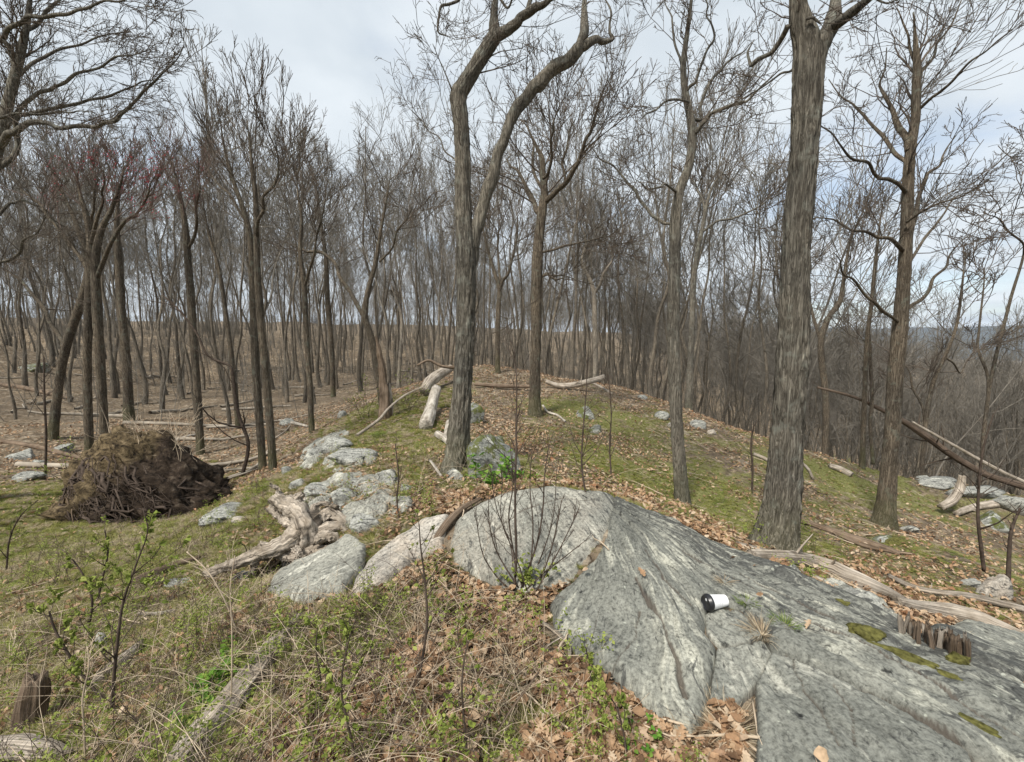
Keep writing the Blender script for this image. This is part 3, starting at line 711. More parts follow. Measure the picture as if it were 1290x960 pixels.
# ------------------------------------------------------------------ trees
def grow(P, R, n, t0, t1, ang, lf, k, up, gn, rf, rmin, rg, absL=None, tipf=0.25):
    N, K = R.shape
    idx = np.repeat(np.arange(N), n); m = len(idx)
    t = t0+(t1-t0)*rg.random(m)**0.85
    f = t*(K-1); i = np.minimum(f.astype(int), K-2); fr = (f-i)[:, None]
    base = P[idx, i]*(1-fr)+P[idx, i+1]*fr; rad = R[idx, i]*(1-fr[:, 0])+R[idx, i+1]*fr[:, 0]
    tan = norm(P[idx, i+1]-P[idx, i])
    pl = np.linalg.norm(np.diff(P, axis=1), axis=-1).sum(1)[idx]
    ln = (absL if absL is not None else lf*pl)*(1-0.5*t)*rg.uniform(0.55, 1.3, m)
    perp = norm(np.cross(tan, rg.normal(size=(m, 3))))
    a = np.radians(rg.normal(ang, 11, m))[:, None]
    d = norm(tan*np.cos(a)+perp*np.sin(a))
    st = (ln/(k-1))[:, None]; pts = [base]; pos = base
    for j in range(k-1):
        d = norm(d+gn*rg.normal(size=(m, 3))+np.array([0, 0, up])); pos = pos+d*st; pts.append(pos)
    Pn = np.stack(pts, 1)
    r0 = np.minimum(rad*rf*rg.uniform(0.7, 1.15, m), rad*0.9)
    s = np.linspace(0, 1, k)[None]
    Rn = np.maximum(r0[:, None]*(1-(1-tipf)*s**0.85), rmin)
    return Pn, Rn
def crown_levels(P, R, spec, rg):
    """spec: list of dict(n, t0, t1, ang, lf, k, up, gn, rf, rmin, s)"""
    acc = Acc(); last = None
    for sp in spec:
        sp = dict(sp); s = sp.pop('s')
        P, R = grow(P, R, rg=rg, **sp); acc.add(*tubes(P, R, s)); last = P
    return acc, last
def world_path(d, pts, base=None):
    """pts: (u, v, width px[, depth offset])"""
    P, R = [], []
    for q in pts:
        p = at(q[0], q[1], d+(q[3] if len(q) > 3 else 0)); P.append(p); R.append(pxr(p, q[2]))
    return np.array(P), np.array(R)
SPEC_OAK = lambda rm=0.003: [dict(n=7, t0=.15, t1=1, ang=48, lf=.42, k=8, up=.06, gn=.20, rf=.55, rmin=rm*1.6, s=4),
                  dict(n=5, t0=.15, t1=1, ang=45, lf=.50, k=6, up=.06, gn=.20, rf=.55, rmin=rm*1.2, s=3),
                  dict(n=5, t0=.1, t1=1, ang=42, lf=.55, k=4, up=.05, gn=.20, rf=.6, rmin=rm, s=3)]
def hero_tree(name, label, d, trunk, limbs, spec, mat, seed, cat='tree', sides=36, rings=110, flare=.5, amp=.12, fth=4.0, twig='twig', buds=None, group=None, extra=None, base_ext=0.25, limb_sides=12, tdepth=None):
    rg = np.random.default_rng(seed)
    if tdepth is None:
        g = hit(trunk[0][0], trunk[0][1]); d = g[1]
    P, R = world_path(d, trunk); R[-1] *= .4; R[-2] *= .8
    origin = np.array([P[0][0], P[0][1], h1(P[0][0], P[0][1])])
    root = thing(name, origin, label, cat, group)
    P0 = P[0]-np.array([0, 0, base_ext]); Pt = np.vstack([P0, P]); Rt = np.concatenate([[R[0]], R])
    V, F = rough_tube(Pt-origin, Rt, sides, rings, amp, fth, 1.6/max(R[0], .05)*0.5, seed, flare)
    obj('trunk', mk_mesh('trunk', V, F, M[mat]), root)
    Ps, Rs = [], []
    p, r = resample(P[len(P)//2:]-origin, R[len(P)//2:], 16); Ps.append(p); Rs.append(r)
    for L_ in limbs:
        p, r = world_path(d, L_); r = r*.86; r[-1] *= .55; r[-2] *= .85
        pk, rk = [p[0]], [r[0]]
        for a_, b_, ra, rb in zip(p[:-1], p[1:], r[:-1], r[1:]):
            ln = np.linalg.norm(b_-a_); t_ = rg.uniform(.35, .65); pk += [a_*(1-t_)+b_*t_+rg.normal(size=3)*ln*.055, b_]; rk += [(ra*(1-t_)+rb*t_)*rg.uniform(.92, 1.1), rb]
        p, r = np.array(pk), np.array(rk)
        p = p-origin
        V, F = rough_tube(p, r, limb_sides if r[0] < .05 else 20, 16+8*len(L_), amp*.8, 2.2, 5, seed+len(Ps))
        obj('limb', mk_mesh('limb', V, F, M[mat]), root)
        a, b = resample(p, r, 16); Ps.append(a); Rs.append(b)
    acc, tips = crown_levels(np.stack(Ps), np.stack(Rs), spec, rg)
    obj('crown', acc.mesh('crown', M[twig]), root)
    if buds:
        b_ = tips[:, -1]; m = (rg.random(len(b_)) < buds[0]) & (b_[:, 2]+origin[2] < buds[1]); b_ = b_[m]
        b_ = np.repeat(b_, 3, 0)+rg.normal(scale=.03, size=(len(b_)*3, 3)); bud_mesh(b_, 0.010, 'buds', M['bud_red'], root, rg)
    return root
def bud_mesh(c, s, name, mat, root, rg):
    t = np.array([[1, 0, -.6], [-.6, .9, -.6], [-.6, -.9, -.6], [0, 0, 1.1]])*s
    n = len(c); sc = rg.uniform(.6, 1.5, (n, 1, 1)); q = rg.normal(size=(n, 1, 3))*s*.5
    V = (c[:, None]+t[None]*sc+q*np.array([[[0]], ]*1)).reshape(-1, 3)
    F = (np.arange(n)[:, None, None]*4+np.array([[0, 1, 3], [1, 2, 3], [2, 0, 3], [0, 2, 1]])[None]).reshape(-1, 3)
    o = obj(name, mk_mesh(name, V, F, mat, False), root); o['kind'] = 'stuff'; return o

# 1: forked tree left of centre
hero_tree('forked_tree', 'big grey forked tree left of centre, its two stems parting halfway up and leaning right', 5,
  [(574,590,29),(577,570,27),(579,540,24),(582,500,22.5),(585,450,22),(586,400,22),(587,350,23),(587,320,25),(585,290,21),(583,250,18),(583,200,17),(580,150,17.5),(577,122,18.5),(588,102,17.5),(600,82,17),(614,60,17),(623,45,17),(622,20,12),(627,-25,9)],
  [[(589,335,19),(597,300,18),(606,268,17),(614,240,18),(623,212,17),(634,180,16),(642,155,16),(655,132,17),(672,110,17),(690,93,16),(713,78,16),(728,62,16),(733,50,14),(736,20,11,.1),(743,-25,9,.2)],
   [(726,62,14),(740,55,12,.0),(753,50,9,.1),(772,49,5,.2),(768,30,3.5,.25),(760,-5,3,.3)],
   [(622,48,16),(640,38,14,-.1),(652,28,13,-.15),(665,16,12,-.2),(685,6,10,-.3),(725,-8,8,-.4)],
   [(663,18,8,-.2),(668,0,7,-.2),(672,-25,5,-.2)],
   [(600,-6,4,.3),(577,1,4,.2),(556,8,3.5,.1),(552,40,3,.1),(567,47,2,.1)],
   [(577,205,2.5),(560,190,2,.1),(540,165,1.6,.2),(518,138,1.2,.3)],
   [(575,130,2.5),(560,90,2,-.1),(545,55,1.6,-.2)],
   [(612,-20,5,-.4),(640,10,3.5,-.6),(652,-20,3,-.8)]],
  [dict(n=6, t0=.1, t1=1, ang=45, lf=.12, k=8, up=.05, gn=.22, rf=.13, rmin=.0028, s=3, absL=1.15),
   dict(n=7, t0=.1, t1=1, ang=42, lf=.45, k=5, up=.04, gn=.22, rf=.6, rmin=.0022, s=3),
   dict(n=4, t0=.1, t1=1, ang=40, lf=.5, k=4, up=.03, gn=.22, rf=.6, rmin=.0018, s=3)], 'bark_grey', 11, sides=64, rings=220, amp=.20, fth=7)
# 2: large tree right
hero_tree('oak_tree', 'largest straight thick-barked tree right of centre, standing just behind the sloping slab', 4.5,
  [(974,696,46),(978,670,41),(983,640,38),(989,580,35.5),(994,520,34),(999,440,31),(1001,380,29.5),(1003,320,28.5),(1007,260,28.5),(1012,200,29),(1016,133,30),(1018,90,31),(1016,55,27),(1008,25,27),(1000,-30,25)],
  [[(1022,85,24),(1032,62,23),(1040,45,22),(1050,22,20),(1052,5,16,.1),(1052,-30,14,.2)],
   [(1045,38,16),(1058,27,15,-.1),(1072,16,14,-.2),(1090,2,12,-.3),(1118,-20,10,-.4)],
   [(993,32,7),(984,50,6.5,.1),(971,67,6,.15),(955,75,6,.2),(946,82,5,.25),(942,66,3.5,.3),(950,50,2.5,.3)],
   [(1005,85,3.5,.1),(985,92,3,.3),(960,110,2.6,.4),(930,130,2.2,.5)],
   [(1016,24,4,-.1),(1024,22,4,-.1),(1034,30,4,-.1)],
   [(1100,-5,4,-.3),(1118,4,2.5,-.4),(1140,-4,2,-.5)],
   ],
  [dict(n=4, t0=.35, t1=1, ang=45, lf=.12, k=8, up=.05, gn=.22, rf=.11, rmin=.0028, s=3, absL=.95),
   dict(n=7, t0=.1, t1=1, ang=42, lf=.45, k=5, up=.04, gn=.22, rf=.6, rmin=.0022, s=3),
   dict(n=4, t0=.1, t1=1, ang=40, lf=.5, k=4, up=.03, gn=.22, rf=.6, rmin=.0018, s=3)], 'bark_grey', 12, sides=96, rings=240, amp=.20, fth=10, flare=.5)
# 3: slim tree
hero_tree('slim_tree', 'slim pale-barked crooked tree between the two big trees, right of centre', 6,
  [(859,632,17),(857,600,15),(853,540,14.5),(850,470,15),(848,400,14),(850,340,13.5),(851,290,13),(853,260,12),(857,238,11),(867,212,10),(872,180,10),(869,145,9),(863,115,8),(861,80,7),(866,40,5.5),(871,0,5),(872,-30,4)],
  [[(850,282,5),(836,281,4.5,.1),(822,272,4.5,.2),(806,252,4.2,.3),(792,232,4,.4),(770,207,3.5,.5),(748,188,2.5,.6)],
   [(872,172,6),(884,157,5.5,-.1),(896,143,5,-.2),(918,134,4.2,-.4),(940,128,3.6,-.5),(958,110,3,-.6),(985,85,2,-.8)],
   [(868,150,5.5),(883,150,5,.1),(884,128,4.5,.2),(892,108,4,.2),(908,88,3.6,.3),(925,72,3,.4),(945,55,2.2,.5)],
   [(863,118,4.5),(876,104,4,-.1),(885,78,3.6,-.2),(900,48,3.2,-.3),(890,20,2.6,-.3),(884,-10,2,-.3)],
   [(862,90,3.5),(850,55,3,.2),(846,20,2.5,.3),(838,-10,2,.4)],
   [(852,242,3.5),(838,232,3,-.3),(815,238,2.6,-.5),(800,226,2,-.6)],
   [(871,130,3.4),(840,127,3.2,-.2),(815,143,2.5,-.3),(806,152,2,-.3)]],
  [dict(n=6, t0=.1, t1=1, ang=48, lf=.4, k=7, up=.05, gn=.24, rf=.4, rmin=.0036, s=3, absL=1.2),
   dict(n=6, t0=.1, t1=1, ang=44, lf=.5, k=5, up=.05, gn=.22, rf=.6, rmin=.003, s=3),
   dict(n=5, t0=.1, t1=1, ang=42, lf=.55, k=4, up=.03, gn=.22, rf=.6, rmin=.0022, s=3)], 'bark_grey', 13, sides=28, rings=120)
# 4: dark tree middle
hero_tree('dark_tree', 'dark-barked tree with a spreading forked crown on the middle of the knoll', 9,
  [(674,523,16),(674,490,13.5),(675,440,13),(675,380,13),(677,330,13),(679,300,12),(683,265,12),(686,245,10),(684,220,7.5),(683,200,6.5),(677,187,5),(664,160,4)],
  [[(682,270,8),(674,258,7,.2),(664,238,5.5,.4),(650,213,4,.6),(638,200,3,.8)],
   [(686,255,8),(697,245,7.5,-.2),(713,230,7,-.4),(728,205,6,-.6),(738,175,5,-.7),(750,145,4,-.8),(757,120,3,-.8)],
   [(713,232,4.5,-.4),(708,205,4,-.3),(716,175,3.4,-.2),(725,150,3,0)],
   [(684,240,5,.1),(672,215,4,.5),(672,180,3.4,.7),(655,150,2.6,.9)],
   [(684,225,4.5,-.2),(695,200,4,-.5),(697,165,3.2,-.8),(706,130,2.4,-1)],
   [(681,318,4),(700,314,3.5,-.3),(730,306,3,-.6),(765,296,2,-1)],
   [(679,352,4),(690,345,5),(700,352,4,-.2),(712,350,2,-.3)]],
  [dict(n=9, t0=.15, t1=1, ang=40, lf=.42, k=8, up=.09, gn=.17, rf=.4, rmin=.006, s=3, absL=2.0),
   dict(n=7, t0=.1, t1=1, ang=38, lf=.48, k=5, up=.08, gn=.17, rf=.6, rmin=.0045, s=3),
   dict(n=5, t0=.1, t1=1, ang=36, lf=.55, k=4, up=.05, gn=.2, rf=.6, rmin=.0035, s=3)], 'bark_brown', 14, sides=28, rings=90)
# 5: slender tree at right
hero_tree('slender_tree', 'slender dark tree with many long side branches on the right slope, leaning slightly right', 6.4,
  [(1113,662,22),(1116,635,18),(1121,580,16),(1126,520,15.5),(1128,470,15.5),(1133,420,15),(1137,370,13.5),(1141,320,13),(1143,260,11.5),(1145,210,11),(1148,180,10.5),(1153,150,9.5),(1154,117,9),(1155,83,8),(1153,50,5),(1151,15,3)],
  [[(1144,190,9),(1137,167,8,.1),(1128,150,7,.2),(1117,125,4.5,.3),(1108,105,3,.4),(1117,60,2.2,.5)],
   [(1143,245,5.5),(1120,226,5,-.1),(1100,217,4.5,-.2),(1073,200,3.6,-.4),(1048,168,2.6,-.6),(1030,150,2,-.7)],
   [(1143,205,5.5),(1122,185,5,.2),(1106,165,4.4,.4),(1088,145,3.6,.5),(1073,130,3,.6),(1044,100,2,.8)],
   [(1140,318,5.5),(1125,303,5,-.2),(1106,299,4.2,-.3),(1073,290,3.4,-.5),(1047,276,2.6,-.6),(1020,276,1.8,-.7)],
   [(1156,140,4.5),(1175,122,4,-.2),(1198,104,3.6,-.4),(1223,77,3,-.6),(1256,52,2.4,-.8),(1288,26,1.6,-1)],
   [(1144,318,7,.1),(1151,280,6,.2),(1158,247,5,.3),(1170,217,4,.4),(1188,196,3,.5),(1205,170,2,.6)],
   [(1155,110,4),(1165,85,3.5,.2),(1180,55,3,.3),(1200,28,2.4,.4),(1215,-10,2,.5)],
   [(1155,85,4),(1146,60,3.5,.1),(1138,30,2.6,.1),(1130,10,2,.1)],
   [(1134,408,4.5,.0),(1112,392,4.5,-.2),(1090,372,4,-.3),(1062,345,3,-.5),(1050,318,2,-.6)],
   [(1135,400,5,.1),(1160,378,4.5,.2),(1176,350,3.6,.3),(1196,322,2.6,.5),(1230,290,1.6,.6)],
   [(1140,340,4,.1),(1165,300,3.5,.4),(1190,268,3,.6),(1225,240,2.2,.8)],
   [(1142,280,3.6,-.1),(1170,262,3,-.4),(1205,250,2.4,-.6),(1245,225,1.6,-.9)]],
  [dict(n=8, t0=.12, t1=1, ang=40, lf=.4, k=7, up=.07, gn=.17, rf=.4, rmin=.0042, s=3, absL=1.3),
   dict(n=6, t0=.1, t1=1, ang=38, lf=.5, k=5, up=.06, gn=.18, rf=.6, rmin=.0032, s=3),
   dict(n=5, t0=.1, t1=1, ang=36, lf=.55, k=4, up=.05, gn=.2, rf=.6, rmin=.0024, s=3)], 'bark_brown', 15, sides=28, rings=110)
# 6: limbs reaching in from the upper left
hero_tree('overhanging_tree', 'tree at the left edge whose long drooping limbs fill the upper left', 5.2,
  [(-72,640,26),(-62,560,24),(-50,450,22),(-36,330,19),(-18,240,15),(0,170,12),(12,120,10),(24,75,9),(34,30,8),(40,-20,7)],
  [[(-8,190,10),(10,168,8,-.1),(30,158,7,-.2),(60,155,6,-.3),(95,159,5.5,-.4),(122,160,5,-.45),(145,153,4.5,-.5),(160,138,4,-.5),(180,116,3.4,-.6),(205,92,2.6,-.7),(232,58,1.6,-.8)],
   [(8,158,6,0),(22,142,5.5,.1),(38,125,5,.1),(62,114,4.6,.2),(82,104,4,.2),(98,92,3.6,.2),(128,84,3,.3),(165,70,2.2,.4),(190,62,1.5,.5)],
   [(20,90,7,0),(2,50,7,-.1),(-20,60,7,-.1)],
   [(5,48,6,-.2),(28,28,5.5,-.3),(55,22,5,-.4),(85,18,4.2,-.5),(110,10,3.6,-.6),(150,2,2.8,-.7),(200,-8,2,-.8)],
   [(-12,220,7,.2),(20,150,6,.3),(60,138,4.6,.5),(100,130,4,.6),(135,122,3.4,.7),(170,108,2.4,.8),(205,100,1.6,.9)],
   [(28,40,6,.1),(60,12,5,.2),(85,-12,4,.3)],
   [(-10,150,4,-.5),(20,143,3.6,-.6),(50,144,3,-.7),(90,142,2.4,-.8),(120,142,1.6,-.8)],
   [(14,105,5,.2),(40,80,4,.4),(75,62,3.4,.6),(120,48,2.6,.8),(165,40,1.6,1)],
   [(-20,300,5,.2),(10,258,4,.3),(30,252,3,.4),(55,262,2,.5),(75,290,1.5,.6)],
   [(-25,330,6,0),(0,330,4,-.1),(25,318,3.4,-.2),(45,295,2.6,-.3),(60,270,1.6,-.4)]],
  [dict(n=13, t0=.1, t1=1, ang=34, lf=.4, k=7, up=.03, gn=.14, rf=.32, rmin=.0032, s=3, absL=1.1),
   dict(n=8, t0=.1, t1=1, ang=34, lf=.5, k=5, up=.03, gn=.15, rf=.6, rmin=.0028, s=3),
   dict(n=5, t0=.1, t1=1, ang=34, lf=.55, k=4, up=.03, gn=.18, rf=.6, rmin=.002, s=3)], 'bark_grey', 16, sides=20, rings=60)

# medium trees: trunk through waypoints, crown by kind
K_UP = lambda L, rm: [dict(n=17, t0=.28, t1=1, ang=30, lf=.4, k=9, up=.09, gn=.10, rf=.30, rmin=rm*1.3, s=4, absL=L*1.15),
                      dict(n=6, t0=.12, t1=1, ang=27, lf=.58, k=7, up=.09, gn=.10, rf=.5, rmin=rm*.8, s=3),
                      dict(n=5, t0=.1, t1=1, ang=27, lf=.62, k=4, up=.07, gn=.14, rf=.55, rmin=rm*.62, s=3)]
K_WIDE = lambda L, rm: [dict(n=14, t0=.35, t1=1, ang=46, lf=.4, k=10, up=.09, gn=.18, rf=.36, rmin=rm*1.3, s=4, absL=L*1.15),
                        dict(n=6, t0=.12, t1=1, ang=36, lf=.56, k=7, up=.08, gn=.15, rf=.5, rmin=rm*.8, s=3),
                        dict(n=6, t0=.1, t1=1, ang=36, lf=.6, k=4, up=.05, gn=.2, rf=.55, rmin=rm*.62, s=3)]
def med(label, trunk, limbs, kind, L, seed, mat='bark_brown', rm=.005, buds=None, twig='twig', name='bare_tree', dep=None):
    spec = (K_UP if kind == 'up' else K_WIDE)(L*(.72 if kind == 'up' else .9), rm); kk = .78 if kind == 'up' else .88
    sq = lambda pp: [(q[0], q[1] if q[1] > 300 else 300-(300-q[1])*kk, q[2]*.72)+tuple(q[3:]) for q in pp]
    trunk = sq(trunk); limbs = [sq(l) for l in limbs]
    for k_, s in enumerate(spec):
        if k_ == 0: s['n'] = max(5, int(s['n']/(1+.5*len(limbs))))
    ext = .25
    if dep: p = at(trunk[0][0], trunk[0][1], dep); ext = max(.25, p[2]-h1(p[0], p[1])+.3)
    return hero_tree(name, label, dep or 9, trunk, limbs, spec, mat, seed, sides=14, rings=48, amp=.10, fth=2.2, flare=.35, buds=buds, twig=twig, limb_sides=8, tdepth=dep, base_ext=ext)
med('leaning tree at far left with a crooked trunk bending right behind the root mass', [(66,553,15),(72,500,13),(80,450,12),(92,410,12),(104,375,12),(112,330,11),(100,290,8),(85,250,6),(70,215,4)],
    [[(84,440,7),(62,405,7,.3),(40,370,6,.5),(15,345,5,.7),(-10,330,4,.8)], [(112,335,7),(120,300,6,-.3),(118,260,5,-.5),(125,215,3,-.6)]], 'wide', 1.7, 31)
med('left stem of the maple clump with red buds in its crown', [(113,580,13),(111,520,12),(110,460,12),(112,400,13),(114,340,13),(113,300,10),(108,260,8),(100,225,5),(96,190,3)],
    [[(112,345,8),(90,310,7,.2),(60,265,5.5,.4),(30,225,4,.6),(10,190,3,.7)], [(114,310,7),(122,270,6,-.2),(128,225,4.5,-.4),(130,190,3,-.5)]], 'up', 1.9, 32, buds=(.22, 5.2), twig='twig_red')
med('right stem of the maple clump, red buds among its twigs', [(132,585,12),(130,520,12),(126,450,13),(122,390,14),(120,330,12),(127,290,9),(140,255,7),(150,220,5),(158,185,3)],
    [[(122,350,8),(138,310,7,-.2),(160,270,6,-.3),(185,235,4,-.5),(195,200,3,-.6)]], 'up', 1.8, 33, buds=(.22, 5.2), twig='twig_red')
med('straight tree just behind the right side of the root mass', [(163,530,16),(160,470,13),(154,400,12),(150,340,11),(147,280,8),(150,230,5),(156,180,3)], [], 'up', 2.3, 34, rm=.006)
med('straight brown tree between the root mass and the twin trunks', [(253,572,12),(249,500,11.5),(244,430,12),(240,370,12),(236,320,11),(234,285,9),(228,240,6.5),(220,195,5),(208,150,3)],
    [[(236,315,6),(248,270,5.5,-.3),(252,220,4.5,-.4),(250,170,3,-.5)]], 'up', 2.0, 35, twig='twig_red', buds=(.06, 5.2))
med('left of the twin trunks standing close together, tall broom-like crown above', [(331,592,12),(327,530,12),(322,460,12.5),(320,400,13),(318,340,11),(314,290,9),(304,245,7.5),(292,200,6),(282,150,4.5),(276,95,3)],
    [[(318,330,8),(312,280,6,.3),(290,230,5,.5),(262,190,3.4,.7)]], 'up', 2.0, 36)
med('right of the twin trunks standing close together, tall broom-like crown above', [(344,592,13),(340,530,12),(334,460,12),(328,400,12),(324,340,11),(323,290,9.5),(322,240,8),(318,190,6),(315,150,4.5),(311,108,3)],
    [[(323,300,7),(332,255,6,-.2),(345,215,5,-.3),(350,170,3.4,-.4),(345,130,2.5,-.5)]], 'up', 2.0, 37)
med('two-topped tree just right of the twin trunks', [(393,545,9),(390,480,9),(386,420,9),(383,360,8.5),(378,320,7),(380,270,5),(375,225,4),(372,170,2.5)], [[(384,360,6),(396,320,5,-.3),(405,270,4,-.5),(410,215,3,-.6)]], 'up', 2.2, 38, rm=.006)
med('V-shaped tree whose left limb arches far left, beyond the broken snag', [(483,520,12),(477,470,12),(468,425,11),(460,400,11),(463,370,9),(472,335,8),(478,300,6),(485,255,4.5),(492,210,3)],
    [[(462,405,9),(448,380,8.5,.3),(434,358,8,.6),(424,335,7,.8),(405,318,6,1),(385,317,5,1.2),(372,300,3.5,1.3)], [(478,330,5),(500,290,4,-.3),(520,255,3,-.6)]], 'wide', 2.0, 39, rm=.006)
med('pale dead snag left of the forked tree, crooked and bare', [(502,490,7),(504,450,6),(506,420,5.5),(505,395,5),(498,375,4),(490,350,3)], [[(506,420,3),(514,450,3),(517,478,3)]], 'wide', .5, 40, mat='bark_pale', name='dead_snag')
med('thin tree behind the slim pale one, its crown spreading right', [(868,500,12),(870,450,10),(872,400,9.5),(874,350,9),(879,315,8),(886,280,7),(890,255,6),(898,225,4.5),(915,200,3)],
    [[(884,292,5),(905,275,4.5,-.3),(940,264,4,-.6),(970,243,3,-.9)], [(888,262,5),(880,235,4,.3),(868,210,3,.6)]], 'wide', 2.2, 41, rm=.0085, mat='bark_grey', dep=13)
med('tree with a low fork right behind the dark tree', [(627,470,9),(627,430,9),(628,390,9),(629,365,8),(622,340,6),(612,305,5),(606,270,3.5)], [[(629,368,7),(640,345,6,-.3),(648,315,5,-.4),(652,270,3.5,-.5)], [(629,372,6),(628,330,5.5,.4),(629,280,4,.5)]], 'wide', 3.0, 42, rm=.008)
med('grey twisted tree with a knotty pale fork on the far side of the knoll', [(750,470,9),(750,430,9),(749,395,9),(748,368,8),(742,350,6),(733,330,5),(738,305,4),(732,280,3)], [[(749,370,6),(760,345,5,-.4),(772,325,4,-.6),(765,300,3,-.8)]], 'wide', 2.8, 43, mat='bark_pale', rm=.008, dep=20)
med('curved tree behind the large oak, bending right', [(1040,555,10),(1040,500,10),(1036,460,10),(1034,430,10),(1044,400,9),(1058,380,8),(1063,350,6),(1070,310,4),(1082,270,3)], [[(1036,440,7),(1026,405,6,.3),(1016,370,5,.6),(1010,330,3.5,.9)]], 'wide', 2.4, 44, rm=.0085, dep=13)
med('young straight tree between the oak and the slender tree', [(1086,590,8),(1088,540,7.5),(1090,480,7),(1092,430,6.5),(1098,380,6),(1103,330,5),(1108,280,4),(1114,230,2.5)], [[(1100,585,6),(1099,500,6,.2),(1096,440,6,.2),(1094,410,5,.2),(1105,370,3,.3)]], 'up', 1.8, 45, rm=.005)
med('tall forest tree behind the left edge of the knoll', [(420,500,8),(418,440,8),(413,380,8),(410,320,6.5),(402,260,5),(398,200,3)], [], 'up', 3.0, 46, rm=.008)
med('bushy-topped tree at the right edge', [(1235,600,6),(1240,540,5.5),(1248,480,5),(1262,420,4.6),(1275,370,4),(1290,320,3.5),(1300,250,3),(1305,160,2)], [[(1245,500,5),(1232,440,4.5,.3),(1236,390,4,.5),(1240,340,3,.7)], [(1290,320,4),(1270,290,3.5,-.3),(1255,270,2.6,-.5),(1240,262,2,-.6)]], 'wide', 2.2, 47, rm=.0085, dep=11)
med('spindly tree arching over the fallen leaning trunk on the right', [(1160,600,8),(1164,560,7),(1168,520,6.5),(1176,480,6),(1190,450,5),(1205,410,4.5),(1212,360,4),(1216,320,3)], [[(1166,540,4),(1150,490,4,.2),(1140,460,3.5,.2)], [(1190,450,4),(1210,470,3,.3),(1230,440,2.5,.4)]], 'wide', 1.7, 48, rm=.0085, dep=10.5)
med('slight leaning tree close to the twin trunks on the left', [(300,540,8),(293,460,7.5),(285,400,7),(276,340,6),(262,290,5),(255,240,3.5)], [], 'wide', 2.0, 49, rm=.006)

# ------------------------------------------------------------------ forest: prototypes then copies
def proto_tree(kind, seed, h, r, tw='twig_far', bk='bark_far', dens=1.0):
    rg = np.random.default_rng(seed)
    k = 10; z = np.linspace(-.4, h, k)
    wob = np.cumsum(rg.normal(scale=.13, size=(k, 2)), 0); wob -= wob[1]
    lean = rg.normal(scale=.05, size=2)
    P = np.column_stack([wob[:, 0]+lean[0]*z, wob[:, 1]+lean[1]*z, z])
    R = .62*r*(1-.86*np.clip(z/h, 0, 1)**.8); R[:2] *= np.array([1.4, 1.25])
    V, F = rough_tube(P, R, 9, 26, .10, 1.7, 3, seed, 0, cap=False)
    root = (mk_mesh('trunk', V, F, M[bk]),)
    A = Acc(); Pr, Rr = resample(P, R, 16); Pr = Pr[None]; Rr = Rr[None]
    if kind == 'fork':
        p2 = Pr[0][6:].copy(); d = np.linspace(0, 1, len(p2))**1.1; p2[:, 0] += d*h*.22*rg.choice([-1, 1]); p2[:, 1] += d*h*.08; p2, r2 = resample(p2, Rr[0][6:]*.85, 16)
        Pr = np.stack([Pr[0], p2]); Rr = np.stack([Rr[0], r2]); A.add(*tubes(p2[None], r2[None], 6))
    sp = K_UP(h*.36, .009) if kind == 'up' else K_WIDE(h*.34, .009)
    sp[0]['n'] = int(13*dens) if kind != 'fork' else int(8*dens); sp[0]['s'] = 4
    sp[0]['t0'] = .42
    for j in (1, 2): sp[j]['n'] = 7 if j == 1 else 6
    a, tips = crown_levels(Pr, Rr, sp, rg)
    for v in a.V: pass
    A.V += a.V; 
    for f in a.F: A.F.append(f+A.n)
    return mk_mesh('trunk', V, F, M[bk]), A.mesh('crown', M[tw])
PROTO = [proto_tree(k, 100+i, h, r) for i, (k, h, r) in enumerate([('up', 12, .13), ('wide', 11, .15), ('fork', 12, .16), ('up', 13, .12), ('wide', 12.5, .14), ('fork', 11, .13), ('up', 9.5, .085), ('wide', 9, .09), ('up', 13.5, .15), ('wide', 10.5, .12)])]
PH = [12, 11, 12, 13, 12.5, 11, 9.5, 9, 13.5, 10.5]; PRAD = [.13, .15, .16, .12, .14, .13, .085, .09, .15, .12]
PKIND = ['upright', 'spreading', 'forked', 'upright', 'spreading', 'forked', 'upright', 'spreading', 'upright', 'spreading']
LANDM = [(-30, 'the left edge'), (70, 'the leaning far left tree'), (122, 'the maple clump'), (162, 'the tree behind the root mass'), (248, 'the straight brown tree'), (335, 'the twin trunks'), (390, 'the two-topped tree'),
         (470, 'the V-shaped tree'), (584, 'the big forked tree'), (628, 'the low-forked tree'), (675, 'the dark tree'), (750, 'the knotty grey tree'), (855, 'the slim crooked tree'), (925, 'the gap left of the oak'), (995, 'the large oak'),
         (1040, 'the curved tree'), (1090, 'the young straight tree'), (1122, 'the slender dark tree'), (1180, 'the leaning dead trunk'), (1245, 'the bushy right-edge tree'), (1320, 'the right edge')]
